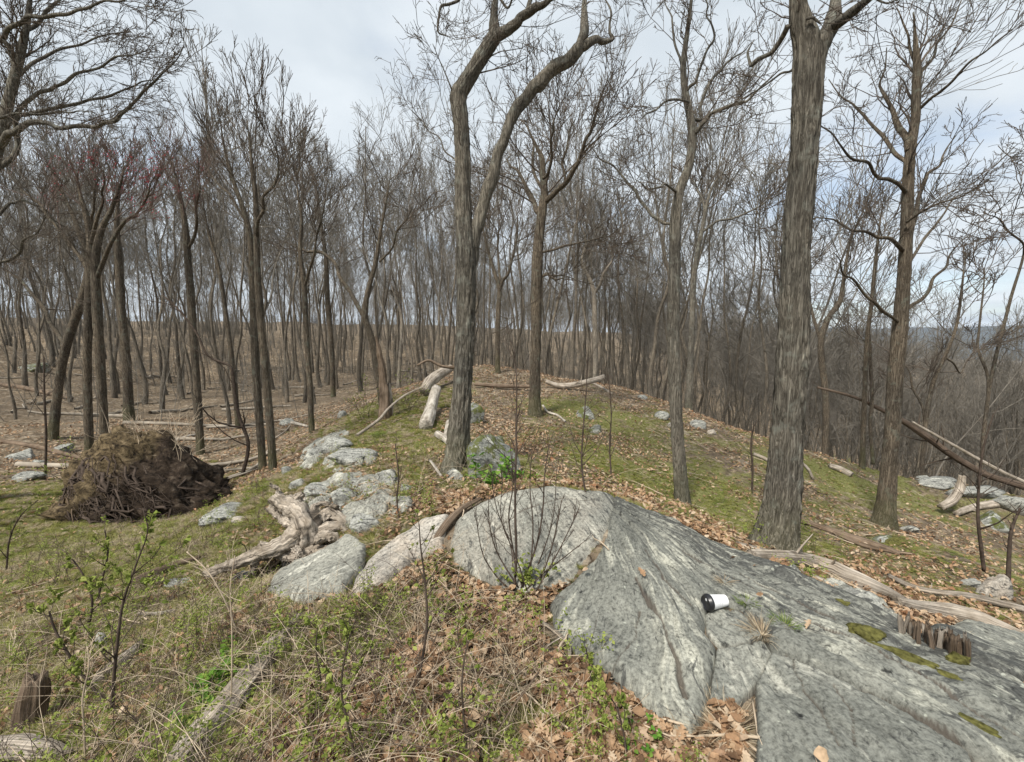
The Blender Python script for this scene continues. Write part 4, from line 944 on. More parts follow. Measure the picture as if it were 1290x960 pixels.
def place_forest():
    rg = np.random.default_rng(77); used = []; protos = {}
    cnt = 0; tries = 0
    while cnt < 268 and tries < 20000:
        tries += 1
        u = rg.uniform(-60, 1350); az = math.atan((u-645)/FPX)
        if cnt < 30: d = rg.uniform(10, 19)
        elif cnt < 150: d = rg.uniform(17, 32)
        else: d = rg.uniform(28, 52)
        x = d*math.tan(az); y = d
        # the clearing on the knoll and its flanks stays open
        if 380 < u < 560 and d < 15: continue
        if 560 <= u < 800 and d < 17.5: continue
        if 800 <= u and d < (14 if u < 950 else (12.5 if u < 1120 else 19)): continue
        if u < 400 and d < 12.5: continue
        if 150 < u < 560 and d < 16 and rg.random() < .5: continue
        if any((x-a)**2+(y-b)**2 < (.9+.012*d)**2 for a, b in used): continue
        used.append((x, y)); cnt += 1
        k = int(rg.integers(len(PROTO)))
        z = h1(x, y); top = np.interp(u, [-60, 150, 230, 340, 450, 560, 640, 760, 850, 1000, 1100, 1200, 1300], [170, 175, 150, 165, 175, 185, 150, 130, 150, 150, 170, 190, 170])
        if u > 1040 and d > 14 and rg.random() < .72: top = max(top, 415)
        if u > 1000 and d > 24: top = max(top, 300)
        top = top+abs(rg.normal())*50; ht = CAMZ+d*(425-top)/FPX-z
        s = float(np.clip(ht/PH[k], .42, 1.15))
        side = None
        lm = min(LANDM, key=lambda q: abs(q[0]-u)); du = u-lm[0]
        where = ('right behind ' if abs(du) < 9 else ('left of ' if du < 0 else 'right of '))+lm[1]
        side = 'left' if lm[0] < 584 else ('mid' if lm[0] < 850 else 'right')
        rad = PRAD[k]*s; wd = 'stout' if rad/d > .0085 else ('slim' if rad/d > .004 else 'thin')
        far = 'near' if d < 19 else ('mid' if d < 32 else 'far')
        lab = wd+(' tall ' if s > .86 else (' short ' if s < .62 else ' '))+PKIND[k]+' tree '+{'near': 'among nearer woods', 'mid': 'farther back', 'far': 'deep in woods'}[far]+', '+where
        grp = {'left': 'bare trees in the woods across the left hollow', 'mid': 'bare trees in the woods behind the knoll', 'right': 'bare trees in the woods down the right slope'}[side]
        if k not in protos:
            root = thing('bare_tree', (x, y, z), lab, 'tree', grp); root.scale = (s, s, s)
            obj('trunk', PROTO[k][0], root); obj('crown', PROTO[k][1], root); protos[k] = root
        else: copy_tree(protos[k], (x, y, z), rg.uniform(0, 6.28), s, lab, grp)
    return protos
PR = place_forest()

# ------------------------------------------------------------------ scattering with geometry nodes (only real things as sources)
def gn_scatter(name, pts, rot, scl, idx, sources, label, cat=None):
    me = bpy.data.meshes.new(name); pts = np.ascontiguousarray(pts, dtype=np.float32)
    me.vertices.add(len(pts)); me.vertices.foreach_set('co', pts.ravel())
    a = me.attributes.new('rot', 'FLOAT_VECTOR', 'POINT'); a.data.foreach_set('vector', np.ascontiguousarray(rot, dtype=np.float32).ravel())
    a = me.attributes.new('scl', 'FLOAT', 'POINT'); a.data.foreach_set('value', np.ascontiguousarray(scl, dtype=np.float32))
    a = me.attributes.new('idx', 'INT', 'POINT'); a.data.foreach_set('value', np.ascontiguousarray(idx, dtype=np.int32))
    o = obj(name, me); tag(o, label, cat, kind='stuff')
    g = bpy.data.node_groups.new(name, 'GeometryNodeTree'); N, L = g.nodes, g.links
    g.interface.new_socket('Geometry', in_out='INPUT', socket_type='NodeSocketGeometry'); g.interface.new_socket('Geometry', in_out='OUTPUT', socket_type='NodeSocketGeometry')
    gi = N.new('NodeGroupInput'); go = N.new('NodeGroupOutput'); ip = N.new('GeometryNodeInstanceOnPoints')
    L.new(gi.outputs[0], ip.inputs['Points']); L.new(ip.outputs[0], go.inputs[0])
    jn = N.new('GeometryNodeJoinGeometry'); L.new(jn.outputs[0], ip.inputs['Instance']); ip.inputs['Pick Instance'].default_value = True
    for s in reversed(sources):      # each source: one object or several joined
        gt = N.new('GeometryNodeGeometryToInstance')
        for so_ in (s if isinstance(s, (list, tuple)) else [s]):
            oi = N.new('GeometryNodeObjectInfo'); oi.inputs['Object'].default_value = so_; oi.transform_space = 'ORIGINAL'; L.new(oi.outputs['Geometry'], gt.inputs[0])
        L.new(gt.outputs[0], jn.inputs[0])
    def na(nm, tp, sock):
        n = N.new('GeometryNodeInputNamedAttribute'); n.data_type = tp; n.inputs[0].default_value = nm; L.new(n.outputs[0], ip.inputs[sock])
    na('idx', 'INT', 'Instance Index'); na('rot', 'FLOAT_VECTOR', 'Rotation'); na('scl', 'FLOAT', 'Scale')
    m = o.modifiers.new('scatter', 'NODES'); m.node_group = g
    return o
def far_woods():
    rg = np.random.default_rng(5); n = 3000
    az = np.radians(rg.uniform(-58, 58, n)); d = 48*np.exp(rg.random(n)*2.3)
    x = d*np.sin(az); y = d*np.cos(az)
    m = (y > 50) | (d > 70)
    x, y, d = x[m], y[m], d[m]
    # extra trees on the right-hand valley side, nearer
    n2 = 520; az2 = np.radians(rg.uniform(14, 56, n2)); d2 = rg.uniform(30, 110, n2); x2 = d2*np.sin(az2); y2 = d2*np.cos(az2)
    # and trees left and right of the view so that the woods go on
    n3 = 260; az3 = np.radians(np.where(rg.random(n3) < .5, rg.uniform(58, 110, n3), rg.uniform(-110, -58, n3))); d3 = rg.uniform(20, 80, n3)
    x = np.concatenate([x, x2, d3*np.sin(az3)]); y = np.concatenate([y, y2, d3*np.cos(az3)]); n = len(x)
    sz = rg.uniform(.75, 1.15, n)
    # young growth standing between them
    n4 = 1700; az4 = np.radians(rg.uniform(-57, 30, n4)); d4 = 34*np.exp(rg.random(n4)*1.7)
    x = np.concatenate([x, d4*np.sin(az4)]); y = np.concatenate([y, d4*np.cos(az4)]); sz = np.concatenate([sz, rg.uniform(.16, .42, n4)]); n = len(x)
    z = H(x, y); rot = np.zeros((n, 3)); rot[:, 2] = rg.uniform(0, 6.28, n)
    src = [[c for c in PR[k].children] for k in sorted(PR)]
    gn_scatter('woods', np.stack([x, y, z], -1), rot, sz, rg.integers(0, len(src), n), src, 'the mass of bare grey-brown woods beyond the nearer trees, running down into the valley')
far_woods()

# thin understory saplings between the trunks, as stuff too many to count
def understory():
    rg = np.random.default_rng(9); A = Acc(); n = 640
    az = np.radians(rg.uniform(-53, 53, n)); d = rg.uniform(10.5, 55, n); x = d*np.sin(az); y = d*np.cos(az)
    u = 645+FPX*x/y
    m = ~((u > 400) & (u < 1000) & (y < 16.5)) & ~((u >= 1000) & (y < 11)) & ~((u < 400) & (y < 10.5))
    x, y = x[m], y[m]; n = len(x); z = H(x, y)
    h = rg.uniform(1.0, 3.2, n)*np.where(np.hypot(x, y) > 28, 1.8, 1.0); k = 6; s = np.linspace(0, 1, k)
    P = np.zeros((n, k, 3)); P[:, 0] = np.stack([x, y, z-.05], -1); dr = norm(np.column_stack([rg.normal(scale=.18, size=(n, 2)), np.ones(n)]))
    for j in range(1, k): dr = norm(dr+rg.normal(scale=.12, size=(n, 3))+np.array([0, 0, .05])); P[:, j] = P[:, j-1]+dr*(h/(k-1))[:, None]
    R = (h*.0032+.003)[:, None]*(1-.7*s)[None]
    A.add(*tubes(P, R, 3))
    P2, R2 = grow(P, R, 8, .2, 1, 45, .35, 5, .06, .2, .6, .004, rg); A.add(*tubes(P2, R2, 3))
    P3, R3 = grow(P2, R2, 3, .2, 1, 42, .55, 3, .05, .2, .6, .003, rg); A.add(*tubes(P3, R3, 3))
    tag(obj('understory', A.mesh('understory', M['twig_far'])), 'tangle of thin bare saplings and brush between the forest trunks', kind='stuff')
understory()

# ------------------------------------------------------------------ fallen wood
FOOT = []
def log(name, label, pts, mat='wood_grey', sides=22, rings=60, amp=.14, seed=1, jag=.03, cat='log', lift=.5, d=None, flat=1.0, parent=None, stubs=0):
    """pts: (u, v, width px[, height above ground or None]) each dropped on the ground; v is the log's axis"""
    P, R = [], []
    for q in pts:
        if d is not None: p = at(q[0], q[1], d+(q[3] if len(q) > 3 else 0)); r = pxr(p, q[2])
        else:
            p = hit(q[0], q[1]+q[2]*.3); r = pxr(p, q[2]); p = p+np.array([0, 0, .02+r*lift+(q[3] if len(q) > 3 else 0)])
        P.append(p); R.append(r)
    P, R = np.array(P), np.array(R); o_ = P[0].copy()
    fp, fr = resample(P, R, 24); FOOT.append(np.column_stack([fp[:, :2], fr]))
    V, F = rough_tube(P-o_, R, sides, rings, amp, 2.6, 2.0, seed, 0, True, jag, flat)
    al = np.append(np.repeat(np.linspace(0, np.linalg.norm(P[-1]-P[0]), rings), sides), [0, 0]); ro = np.append(np.tile(np.abs(np.linspace(-.5, .5, sides)), rings), [0.2, .2])
    me = mk_mesh(name, V, F, M[mat], True, {'along': al+seed, 'round': ro})
    o = obj(name, me, parent, o_ if parent is None else None)
    if parent is None: tag(o, label, cat)
    if stubs:
        rg = np.random.default_rng(seed); a, b = resample(P-o_, R, 14)
        p2, r2 = grow(a[None], b[None], stubs, .2, 1, 60, .1, 5, .1, .12, .35, .003, rg, absL=float(np.linalg.norm(P[-1]-P[0]))*.18)
        V2, F2 = tubes(p2, r2, 5)
        obj('branch_stubs', mk_mesh('branch_stubs', V2, F2, M[mat], True, {'along': np.zeros(len(V2)), 'round': np.zeros(len(V2))}), o)['kind'] = 'stuff'
    return o
log('fallen_log', 'long pinkish-grey fallen log lying behind the sloping slab at the foot of the large oak', [(948,702,12),(985,704,16),(1018,708,18),(1050,719,20),(1085,735,19),(1115,748,15),(1135,757,9)], 'wood_grey', 26, 110, .2, 1, stubs=4)
log('fallen_branch', 'thin bleached branch running along the top of the long fallen log', [(930,688,5),(960,696,5.5),(990,704,5),(1040,712,4),(1080,728,3.5)], 'wood_grey', 10, 40, .12, 2)
log('fallen_log', 'grey weathered log continuing down to the right edge beyond the slab', [(1130,760,11),(1160,767,14),(1195,774,20),(1235,784,19),(1270,798,15),(1310,816,11)], 'wood_grey', 24, 90, .22, 3, stubs=5)
log('fallen_branch', 'long crooked bleached branch above the weathered log at the right edge', [(1120,728,5),(1150,742,6),(1180,748,6.5),(1215,752,7),(1250,760,8),(1300,772,8)], 'wood_grey', 14, 60, .12, 4, stubs=4)
log('fallen_branch', 'brown fallen branch on the slope right of the large oak', [(1000,652,5),(1030,664,7),(1060,674,8),(1090,684,9),(1120,694,8),(1133,700,4)], 'wood_brown', 16, 60, .14, 5, stubs=4)
log('fallen_branch', 'thin parallel stick just above the brown fallen branch', [(1005,658,3),(1040,668,4),(1090,690,4),(1150,700,3)], 'wood_brown', 8, 40, .1, 6)
log('fallen_log', 'short grey log lying on the mossy slope between the two right-hand trees', [(1045,588,6),(1058,592,7),(1072,599,7)], 'wood_grey', 14, 30, .12, 7)
log('fallen_branch', 'grey stick left of the short log on the mossy slope', [(1008,582,3),(1018,592,3.5),(1024,604,3)], 'wood_grey', 8, 30, .1, 8)
log('fallen_branch', 'stick just left of the large oak on the moss', [(950,573,4),(966,580,4.5),(985,592,3)], 'wood_grey', 8, 30, .1, 9)
log('driftwood_snag', 'forked bleached snag standing up at the brink near the right edge', [(1186,638,8,-.2),(1200,630,10,-.1),(1209,616,9,0),(1212,600,6,.05)], 'wood_grey', 18, 50, .2, 10, stubs=3, d=hit(1195,645)[1])
log('fallen_log', 'bleached branch lying at the right edge below the ledge', [(1205,648,6),(1225,640,8),(1250,636,9),(1272,632,8)], 'wood_grey', 14, 40, .16, 11, stubs=3)
# leaning dead trunk on the right, its far end up among the branches
log('fallen_tree', 'dark dead trunk leaning from the brink up to the left across the slender tree', [(1300,616,8,-.2),(1270,607,8,-.1),(1240,597,8,0),(1200,574,8,.1),(1170,552,7.5,.2),(1140,532,6.5,.3),(1110,516,5,.4),(1075,500,3.6,.5),(1030,488,2.4,.7)], 'wood_dark', 16, 90, .12, 12, d=8.6, stubs=9)
log('fallen_pole', 'thin grey pole leaning beside the dark dead trunk at right', [(1300,612,4,-.6),(1250,588,4,-.5),(1200,560,3.5,-.4),(1150,532,3,-.2)], 'wood_grey', 8, 40, .08, 13, d=8.4)
# logs round the knoll
log('fallen_log', 'pale bark-stripped log on the knoll pointing down left of the forked tree', [(550,490,12,1.6),(545,508,13,1.0),(541,522,15,.5),(536,536,17,0)], 'wood_pale', 26, 50, .12, 14, jag=.04, d=hit(536,541)[1])
log('fallen_log', 'grey broken log leaning across the top of the pale log', [(534,492,10,0),(543,480,14,.5),(556,470,12,1.0),(568,464,8,1.5)], 'wood_grey', 20, 50, .18, 15, jag=.06, d=hit(536,500)[1])
log('fallen_branch', 'thin curved branch at the crest of the knoll left of the forked tree', [(526,460,2.5,0),(540,454,3,.1),(556,461,3.5,.2),(574,463,4,.3)], 'wood_brown', 8, 30, .1, 16, d=10.5)
log('fallen_log', 'brown log lying level across the crest behind the dark tree', [(598,484,4,0),(630,486,5,0),(668,487,5,0)], 'wood_brown', 10, 40, .12, 17, d=hit(630,490)[1])
log('fallen_log', 'grey crooked log along the knoll crest right of the dark tree', [(688,481,5,0),(705,486,6.5,0),(722,485,6,0),(740,481,7,0),(760,475,7,.2)], 'wood_grey', 14, 60, .15, 18, stubs=4, d=hit(715,491)[1])
log('fallen_branch', 'short sticks fanning from the right end of the crest log', [(745,482,3,.3),(758,488,3,0),(772,497,2.5,-.3)], 'wood_grey', 8, 20, .1, 19, d=hit(758,493)[1])
log('fallen_branch', 'bleached bent twig on the slope right of the dark tree', [(684,512,2.5),(690,520,3),(702,524,3),(712,532,2.5)], 'wood_pale', 8, 30, .1, 20)
log('fallen_log', 'pale split log propped against the left of the forked tree', [(551,549,8,.02),(562,556,9,.02),(570,562,9,.0)], 'wood_pale', 16, 30, .14, 21, jag=.05)
log('fallen_log', 'pale round log running down right from the foot of the forked tree', [(592,569,7),(604,576,8),(617,586,8.5),(630,598,9),(640,604,7)], 'wood_pale', 18, 50, .10, 22, jag=.02)
log('fallen_branch', 'short upright slab of wood behind the forked tree on the left', [(566,540,8,.1),(563,552,9,.02)], 'wood_pale', 10, 20, .15, 23)
log('fallen_branch', 'curved fallen sapling stretching from the snag towards the pale log', [(535,486,2,.9),(510,498,2.5,.7),(490,514,3,.4),(478,528,3.5,.2),(462,540,4,0),(450,548,4,-.2)], 'wood_grey', 8, 50, .1, 24, d=hit(462,546)[1])
log('fallen_branch', 'sticks in the leaf litter at the foot of the forked tree', [(542,582,3),(548,590,3.5),(556,602,3)], 'wood_pale', 8, 20, .1, 25)
# left foreground
log('split_log', 'long bleached split log slanting up through the grass at the bottom left', [(228,968,30,.02),(258,930,32,.02),(290,892,30,.02),(318,858,27,.02),(340,826,22,.01),(362,798,14,0),(376,780,8,0)], 'wood_grey', 40, 170, .42, 26, jag=.05, flat=.7)
log('split_log', 'dark rotten slab of wood left of the long split log', [(160,968,16),(190,940,20),(215,915,18),(236,890,12)], 'wood_brown', 20, 70, .3, 27, jag=.06, flat=.6)
log('split_log', 'thin bleached splinter between the dark slab and the long split log', [(168,965,8),(185,945,9),(202,928,7)], 'wood_grey', 12, 40, .2, 28)
log('fallen_log', 'short weathered log in the grass at the left', [(116,868,12),(140,848,16),(160,832,15),(176,816,9)], 'wood_grey', 20, 60, .25, 29, jag=.05)
log('fallen_log', 'pale log at the bottom left corner', [(-20,946,26),(20,944,28),(60,948,22),(85,955,12)], 'wood_grey', 22, 60, .22, 30, jag=.05, flat=.7)
log('broken_stump', 'small dark broken stump standing near the left edge at the bottom', [(38,918,30,0),(39,900,29,.0),(41,884,27,.0),(43,870,25,.0),(44,858,20,0)], 'wood_brown', 22, 50, .4, 31, jag=.05, cat='stump', d=hit(40,915)[1])
log('fallen_branch', 'dark weathered branch in the green growth left of the hollow', [(170,735,9),(200,722,11),(225,713,9),(250,705,5)], 'wood_brown', 14, 50, .2, 32)
log('fallen_branch', 'short bleached stick in the grass below the stump roots', [(176,776,4),(198,776,5),(222,772,4)], 'wood_pale', 8, 30, .1, 33)
log('fallen_branch', 'bleached angled stick lying against the left foot of the slab', [(684,788,4),(700,800,5),(716,816,5),(718,834,4)], 'wood_grey', 10, 40, .08, 34)
log('fallen_branch', 'thin pale twig crossing the bleached angled stick', [(690,822,2.5,.02),(706,814,2.5,.03)], 'wood_grey', 6, 14, .05, 35)
log('fallen_branch', 'dark curved dead branch lying on the edge between the beige slab and the rounded hump', [(540,696,6),(552,680,9,.01),(566,662,9,.02),(584,645,7,.02),(604,634,4,.02)], 'wood_brown', 14, 60, .2, 36)
log('fallen_branch', 'reddish stick in the leaves at the bottom centre', [(596,930,3),(625,938,4),(655,952,4)], 'wood_brown', 8, 30, .08, 37)
log('fallen_branch', 'thin dark stick propped across the grass at the bottom centre', [(612,962,3,.02),(640,928,3,.08),(676,896,2.5,.15)], 'wood_brown', 6, 30, .05, 38)
log('fallen_branch', 'dark grey fallen pole in the hollow behind the root mass, at far left', [(-10,555,6),(40,562,6),(80,572,5),(110,580,4)], 'wood_brown', 10, 50, .1, 39)
log('fallen_branch', 'pale fallen stick on the hollow floor right of the root mass', [(215,558,4),(232,552,4),(248,548,3)], 'wood_pale', 8, 20, .1, 40)
log('fallen_log', 'long fallen trunk lying across the leaf litter deep in the left hollow', [(0,484,5),(45,492,6),(90,502,5)], 'wood_brown', 10, 40, .1, 41)
log('fallen_branch', 'bleached stick behind the twin trunks in the hollow', [(352,530,3),(372,534,4),(388,538,3)], 'wood_pale', 8, 20, .1, 42)
log('fallen_branch', 'dead branch lying by the angular boulder beyond the slab crest', [(1010,722,4),(1045,738,5),(1070,752,5),(1100,772,3)], 'wood_grey', 8, 40, .12, 43)
log('fallen_branch', 'thin bleached stick lying in the dry grass at the lower right of the leaves', [(948,890,2.5),(954,930,2.5),(955,965,2)], 'dry_cane', 6, 30, .05, 44)

def far_deadwood():
    rg = np.random.default_rng(66); n = 110; az = np.radians(rg.uniform(-54, 34, n)); r = rg.uniform(9, 42, n); x = r*np.sin(az); y = r*np.cos(az); u = 645+FPX*x/y
    m = ~((u > 380) & (y < 17)); x, y = x[m], y[m]; n = len(x); a = rg.uniform(0, PI, n); ln = rg.uniform(.8, 4.5, n); k = 7; s = np.linspace(-.5, .5, k)
    X = x[:, None]+np.cos(a)[:, None]*ln[:, None]*s+rg.normal(scale=.05, size=(n, k)); Y = y[:, None]+np.sin(a)[:, None]*ln[:, None]*s+rg.normal(scale=.05, size=(n, k))
    P = np.stack([X, Y, H(X, Y)+.05], -1); R = rg.uniform(.02, .09, n)[:, None]*(1-.6*np.linspace(0, 1, k))[None]; A = Acc(); A.add(*tubes(P, R, 7)); p2, r2 = grow(P, R, 3, .3, 1, 50, .3, 5, .03, .15, .4, .006, rg); A.add(*tubes(p2, r2, 4))
    tag(obj('deadwood', A.mesh('deadwood', M['dead_far'])), 'fallen dead branches and trunks strewn over the floor of the woods', kind='stuff')
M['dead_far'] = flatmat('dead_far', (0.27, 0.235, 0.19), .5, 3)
far_deadwood()
# more small sticks in the litter: too many to count
def sticks():
    rg = np.random.default_rng(31); n = 520
    r = 1.6*np.exp(rg.random(n)*2.4); az = np.radians(rg.uniform(-52, 52, n)); x = r*np.sin(az); y = r*np.cos(az)
    m = rock_sd(x, y) < 0; x, y, r = x[m], y[m], r[m]; n = len(x)
    a = rg.uniform(0, PI, n); ln = rg.uniform(.10, .5, n); k = 5; s = np.linspace(-.5, .5, k)
    X = x[:, None]+np.cos(a)[:, None]*ln[:, None]*s+rg.normal(scale=.01, size=(n, k)); Y = y[:, None]+np.sin(a)[:, None]*ln[:, None]*s+rg.normal(scale=.01, size=(n, k))
    Z = H(X, Y)+.02+rg.random((n, 1))*.03
    P = np.stack([X, Y, Z], -1); R = (rg.uniform(.002, .007, n))[:, None]*(1-.5*np.linspace(0, 1, k))[None]
    A = Acc(); A.add(*tubes(P, R, 5)); p2, r2 = grow(P, R, 2, .2, .9, 45, .4, 3, .0, .15, .6, .0015, rg); A.add(*tubes(p2, r2, 3))
    tag(obj('twig_litter', A.mesh('twig_litter', M['dry_cane'])), 'fallen twigs scattered all over the leaf litter', kind='stuff')
sticks()

# twisted stump with roots
def stump():
    g = hit(372, 700); d = g[1]
    root = thing('twisted_stump', g, 'gnarled bleached uprooted stump with twisting roots over a dark hollow, left of the grey slab', 'stump')
    paths = [('root', [(346,626,16,.1),(360,634,20,.1),(376,645,24,.05),(384,660,30,0),(388,676,34,0),(380,692,30,.0)]),
             ('root', [(386,665,30,.02),(368,678,26,-.05),(345,690,22,-.12),(318,700,18,-.18),(290,712,13,-.25),(262,722,8,-.3)]),
             ('root', [(384,668,22,.05),(400,656,20,.1),(412,648,17,.15),(426,652,14,.12),(440,662,11,.1),(458,668,8,.1),(474,676,5,.1)]),
             ('root', [(392,684,22,0),(404,672,18,.0),(420,664,15,.02),(436,668,12,.02),(440,680,8,0)]),
             ('root', [(378,640,14,.1),(374,628,12,.12),(381,622,8,.14)]),
             ('root', [(392,652,12,.1),(398,638,10,.12),(408,634,8,.14),(424,640,6,.15)]),
             ('root', [(350,690,18,-.05),(372,700,20,-.1),(396,698,18,-.1),(418,692,13,-.08),(432,690,8,-.05)]),
             ('root', [(340,640,10,.15),(355,652,13,.1),(372,660,15,.05)]),
             ('root', [(412,650,9,.1),(406,664,8,.05),(398,678,8,0)]),
             ('root', [(330,696,10,-.15),(322,706,8,-.18),(318,720,6,-.2)]),
             ('root', [(372,690,9,-.16),(385,706,8,-.2),(396,716,6,-.2)]),
             ('root', [(440,664,8,.1),(452,676,7,.08),(462,688,5,.05),(466,694,3,.05)]),
             ('root', [(398,650,9,.2),(420,644,8,.22),(440,652,6,.22),(455,650,4,.2)]),
             ('root', [(360,640,9,.2),(352,620,7,.22),(342,612,5,.22)]),
             ('root', [(400,680,12,-.1),(412,676,11,-.12),(426,680,8,-.12),(430,696,5,-.1)]),
             ('root', [(410,690,7,-.06),(416,700,5,-.06),(420,710,4,-.05)])]
    for i, (nm, pp) in enumerate(paths):
        P, R = world_path(d, pp); P = P-g; R = R*.82
        V, F = rough_tube(P, R, 26, 80, .62, 3.6, 6, 50+i, 0, True, .03)
        V = V+.013*np.stack([fbm(V*15, 4, 70+i, .7), fbm(V*15+9, 4, 71+i, .7), fbm(V*15+19, 4, 72+i, .7)], -1)
        al = np.append(np.repeat(np.linspace(0, 1.2, 80), 26), [0, 0])+i; ro = np.append(np.tile(np.abs(np.linspace(-.5, .5, 26)), 80), [.2, .2])
        obj('root', mk_mesh('root', V, F, M['wood_grey'], True, {'along': al, 'round': ro}), root)
    rg = np.random.default_rng(4); A = Acc()
    P, R = world_path(d, [(300,706,5,-.15),(345,698,5,-.1),(400,690,5,-.05),(440,676,5,.05)]); P = P-g
    a, b = resample(P, R, 14); p2, r2 = grow(a[None], b[None]*.8, 90, 0, 1, 80, .1, 7, -.22, .25, .5, .0022, rg, absL=.28); A.add(*tubes(p2, r2, 4))
    me = mk_mesh('rootlets', np.concatenate(A.V), A.F, M['stem']); obj('rootlets', me, root)['kind'] = 'stuff'
stump()
# uprooted root mass
def root_mass():
    g = hit(166, 650); g[1] += .3; g[2] = h1(g[0], g[1]); sc = float(np.dot(g-CAM, FWD))/FPX
    root = thing('root_mass', g, 'big upturned root mass of yellow-brown soil and dark matted roots at the left', 'root mass')
    V, F = ICO5; V = V.copy()
    # silhouette: tall on the left shoulder, long slope down to the right
    x = V[:, 0]; top = 1.0+.18*np.exp(-((x+.22)/.3)**2)-.45*smooth(.1, 1, x)-.30*smooth(-.45, -1, x)
    W_, Hh = 90*sc, 78*sc
    n = fbm(V*2.2, 4, 5); V2 = V*np.array([W_, .55*W_, Hh])*(1+.10*n[:, None]); V2[:, 2] *= top
    ridg = 1-np.abs(fbm(np.column_stack([V[:, 0]*3+V[:, 2]*4, V[:, 1]*3, V[:, 2]*9+V[:, 0]*7]), 4, 15)); V2 += V*(.16*ridg)[:, None]+V*.13*fbm(V*5, 3, 22)[:, None]+V*.05*fbm(V*13, 3, 2)[:, None]
    m, N, L, b = mat_new('root_soil', .95, .1); p = wpos(N)
    n1 = noise(N, L, mapping(N, L, p, (9, 9, 12), (0, .7, 0)), 1, 7, .75, .5)
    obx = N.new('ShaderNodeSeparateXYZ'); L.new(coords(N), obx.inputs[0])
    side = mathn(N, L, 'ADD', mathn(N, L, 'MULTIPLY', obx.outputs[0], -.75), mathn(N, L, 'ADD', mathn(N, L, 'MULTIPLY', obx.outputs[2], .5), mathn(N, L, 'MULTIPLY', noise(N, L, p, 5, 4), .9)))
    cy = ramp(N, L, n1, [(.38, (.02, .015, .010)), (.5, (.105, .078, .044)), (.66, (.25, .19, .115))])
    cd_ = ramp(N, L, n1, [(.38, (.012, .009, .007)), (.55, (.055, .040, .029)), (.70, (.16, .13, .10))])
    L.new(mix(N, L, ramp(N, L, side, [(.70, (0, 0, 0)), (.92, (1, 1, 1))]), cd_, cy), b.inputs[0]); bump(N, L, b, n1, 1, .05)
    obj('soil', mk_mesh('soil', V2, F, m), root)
    rg = np.random.default_rng(8); n = 105; k = 9
    # roots sweep over the face following the slope
    X = rg.uniform(-.9, .75, n); Zt = rg.uniform(.1, .95, n); P = np.zeros((n, k, 3))
    for j in range(k):
        xx = X+j/(k-1)*rg.uniform(.25, .55, n); zz = np.clip(Zt-(j/(k-1))**1.3*rg.uniform(.2, .55, n)+.03*rg.normal(size=n), 0.02, 1)
        tp = 1.0+.18*np.exp(-((xx+.22)/.3)**2)-.45*smooth(.1, 1, xx)-.30*smooth(-.45, -1, xx)
        rr = np.clip(1-xx**2-(zz*.9)**2, 0, 1)**.5
        zz = zz+.05*np.sin(j*1.3+X*9)*rg.random(n); P[:, j] = np.stack([xx*W_*1.06, -(rr*.62*W_+.06+.06*rg.random(n)), zz*Hh*tp*.99+.01], -1)
    Rr = (.003+.030*rg.random(n)**3)[:, None]*(1-.6*np.linspace(0, 1, k))[None]
    for i in range(10):
        i_ = i*7; a = tubes(P[i_:i_+1], Rr[i_:i_+1]*1.7, 8)
        obj('root', mk_mesh('root', a[0], a[1], M['stem' if i % 3 else 'wood_brown'], True, {'along': np.zeros(len(a[0])), 'round': np.zeros(len(a[0]))}), root)
    A = Acc(); A.add(*tubes(P, Rr, 5)); p2, r2 = grow(P, Rr, 3, .1, 1, 45, .3, 5, -.03, .3, .5, .0018, rg); A.add(*tubes(p2, r2, 3))
    o = obj('rootlets', A.mesh('rootlets', M['stem']), root); o['kind'] = 'stuff'
    # pale dead twigs standing up from its top
    A = Acc(); n = 26; k = 8; P = np.zeros((n, k, 3)); P[:, 0] = np.stack([rg.uniform(-.5, .6, n)*W_, rg.uniform(-.1, .3, n), np.full(n, Hh*.75)], -1)
    dr = norm(np.stack([rg.normal(.1, .5, n), rg.normal(0, .2, n), np.ones(n)], -1))
    for j in range(1, k): dr = norm(dr+rg.normal(scale=.16, size=(n, 3))); P[:, j] = P[:, j-1]+dr*rg.uniform(.08, .18, (n, 1))
    R2 = np.full((n, 1), .006)*(1-.7*np.linspace(0, 1, k))[None]; A.add(*tubes(P, R2, 4)); p2, r2 = grow(P, R2, 5, .2, 1, 40, .4, 5, .02, .2, .6, .0022, rg); A.add(*tubes(p2, r2, 3))
    obj('dead_twigs', A.mesh('dead_twigs', M['dry_cane']), root)
root_mass()
# broken snag stump left of the pale log
def snag():
    g = hit(486, 528); root = thing('broken_snag', g, 'broken rotting snag with splintered top left of the pale logs', 'stump')
    for i, pp in enumerate([[(486,528,17),(485,500,13),(482,470,10),(478,445,7),(474,425,3)], [(489,528,12,.05),(491,505,8,.05),(490,482,3,.05)]]):
        P, R = world_path(g[1], pp); V, F = rough_tube(P-g-np.array([0, 0, .03]), R*.8, 22, 70, .6, 3.2, 2.5, 90+i, 0, True, .08)
        al = np.append(np.repeat(np.linspace(0, 2, 70), 22), [0, 0]); ro = np.append(np.tile(np.abs(np.linspace(-.5, .5, 22)), 70), [.2, .2])
        obj('trunk' if i == 0 else 'splinter', mk_mesh('snag', V, F, M['wood_brown' if i == 0 else 'wood_grey'], True, {'along': al, 'round': ro}), root)
snag()
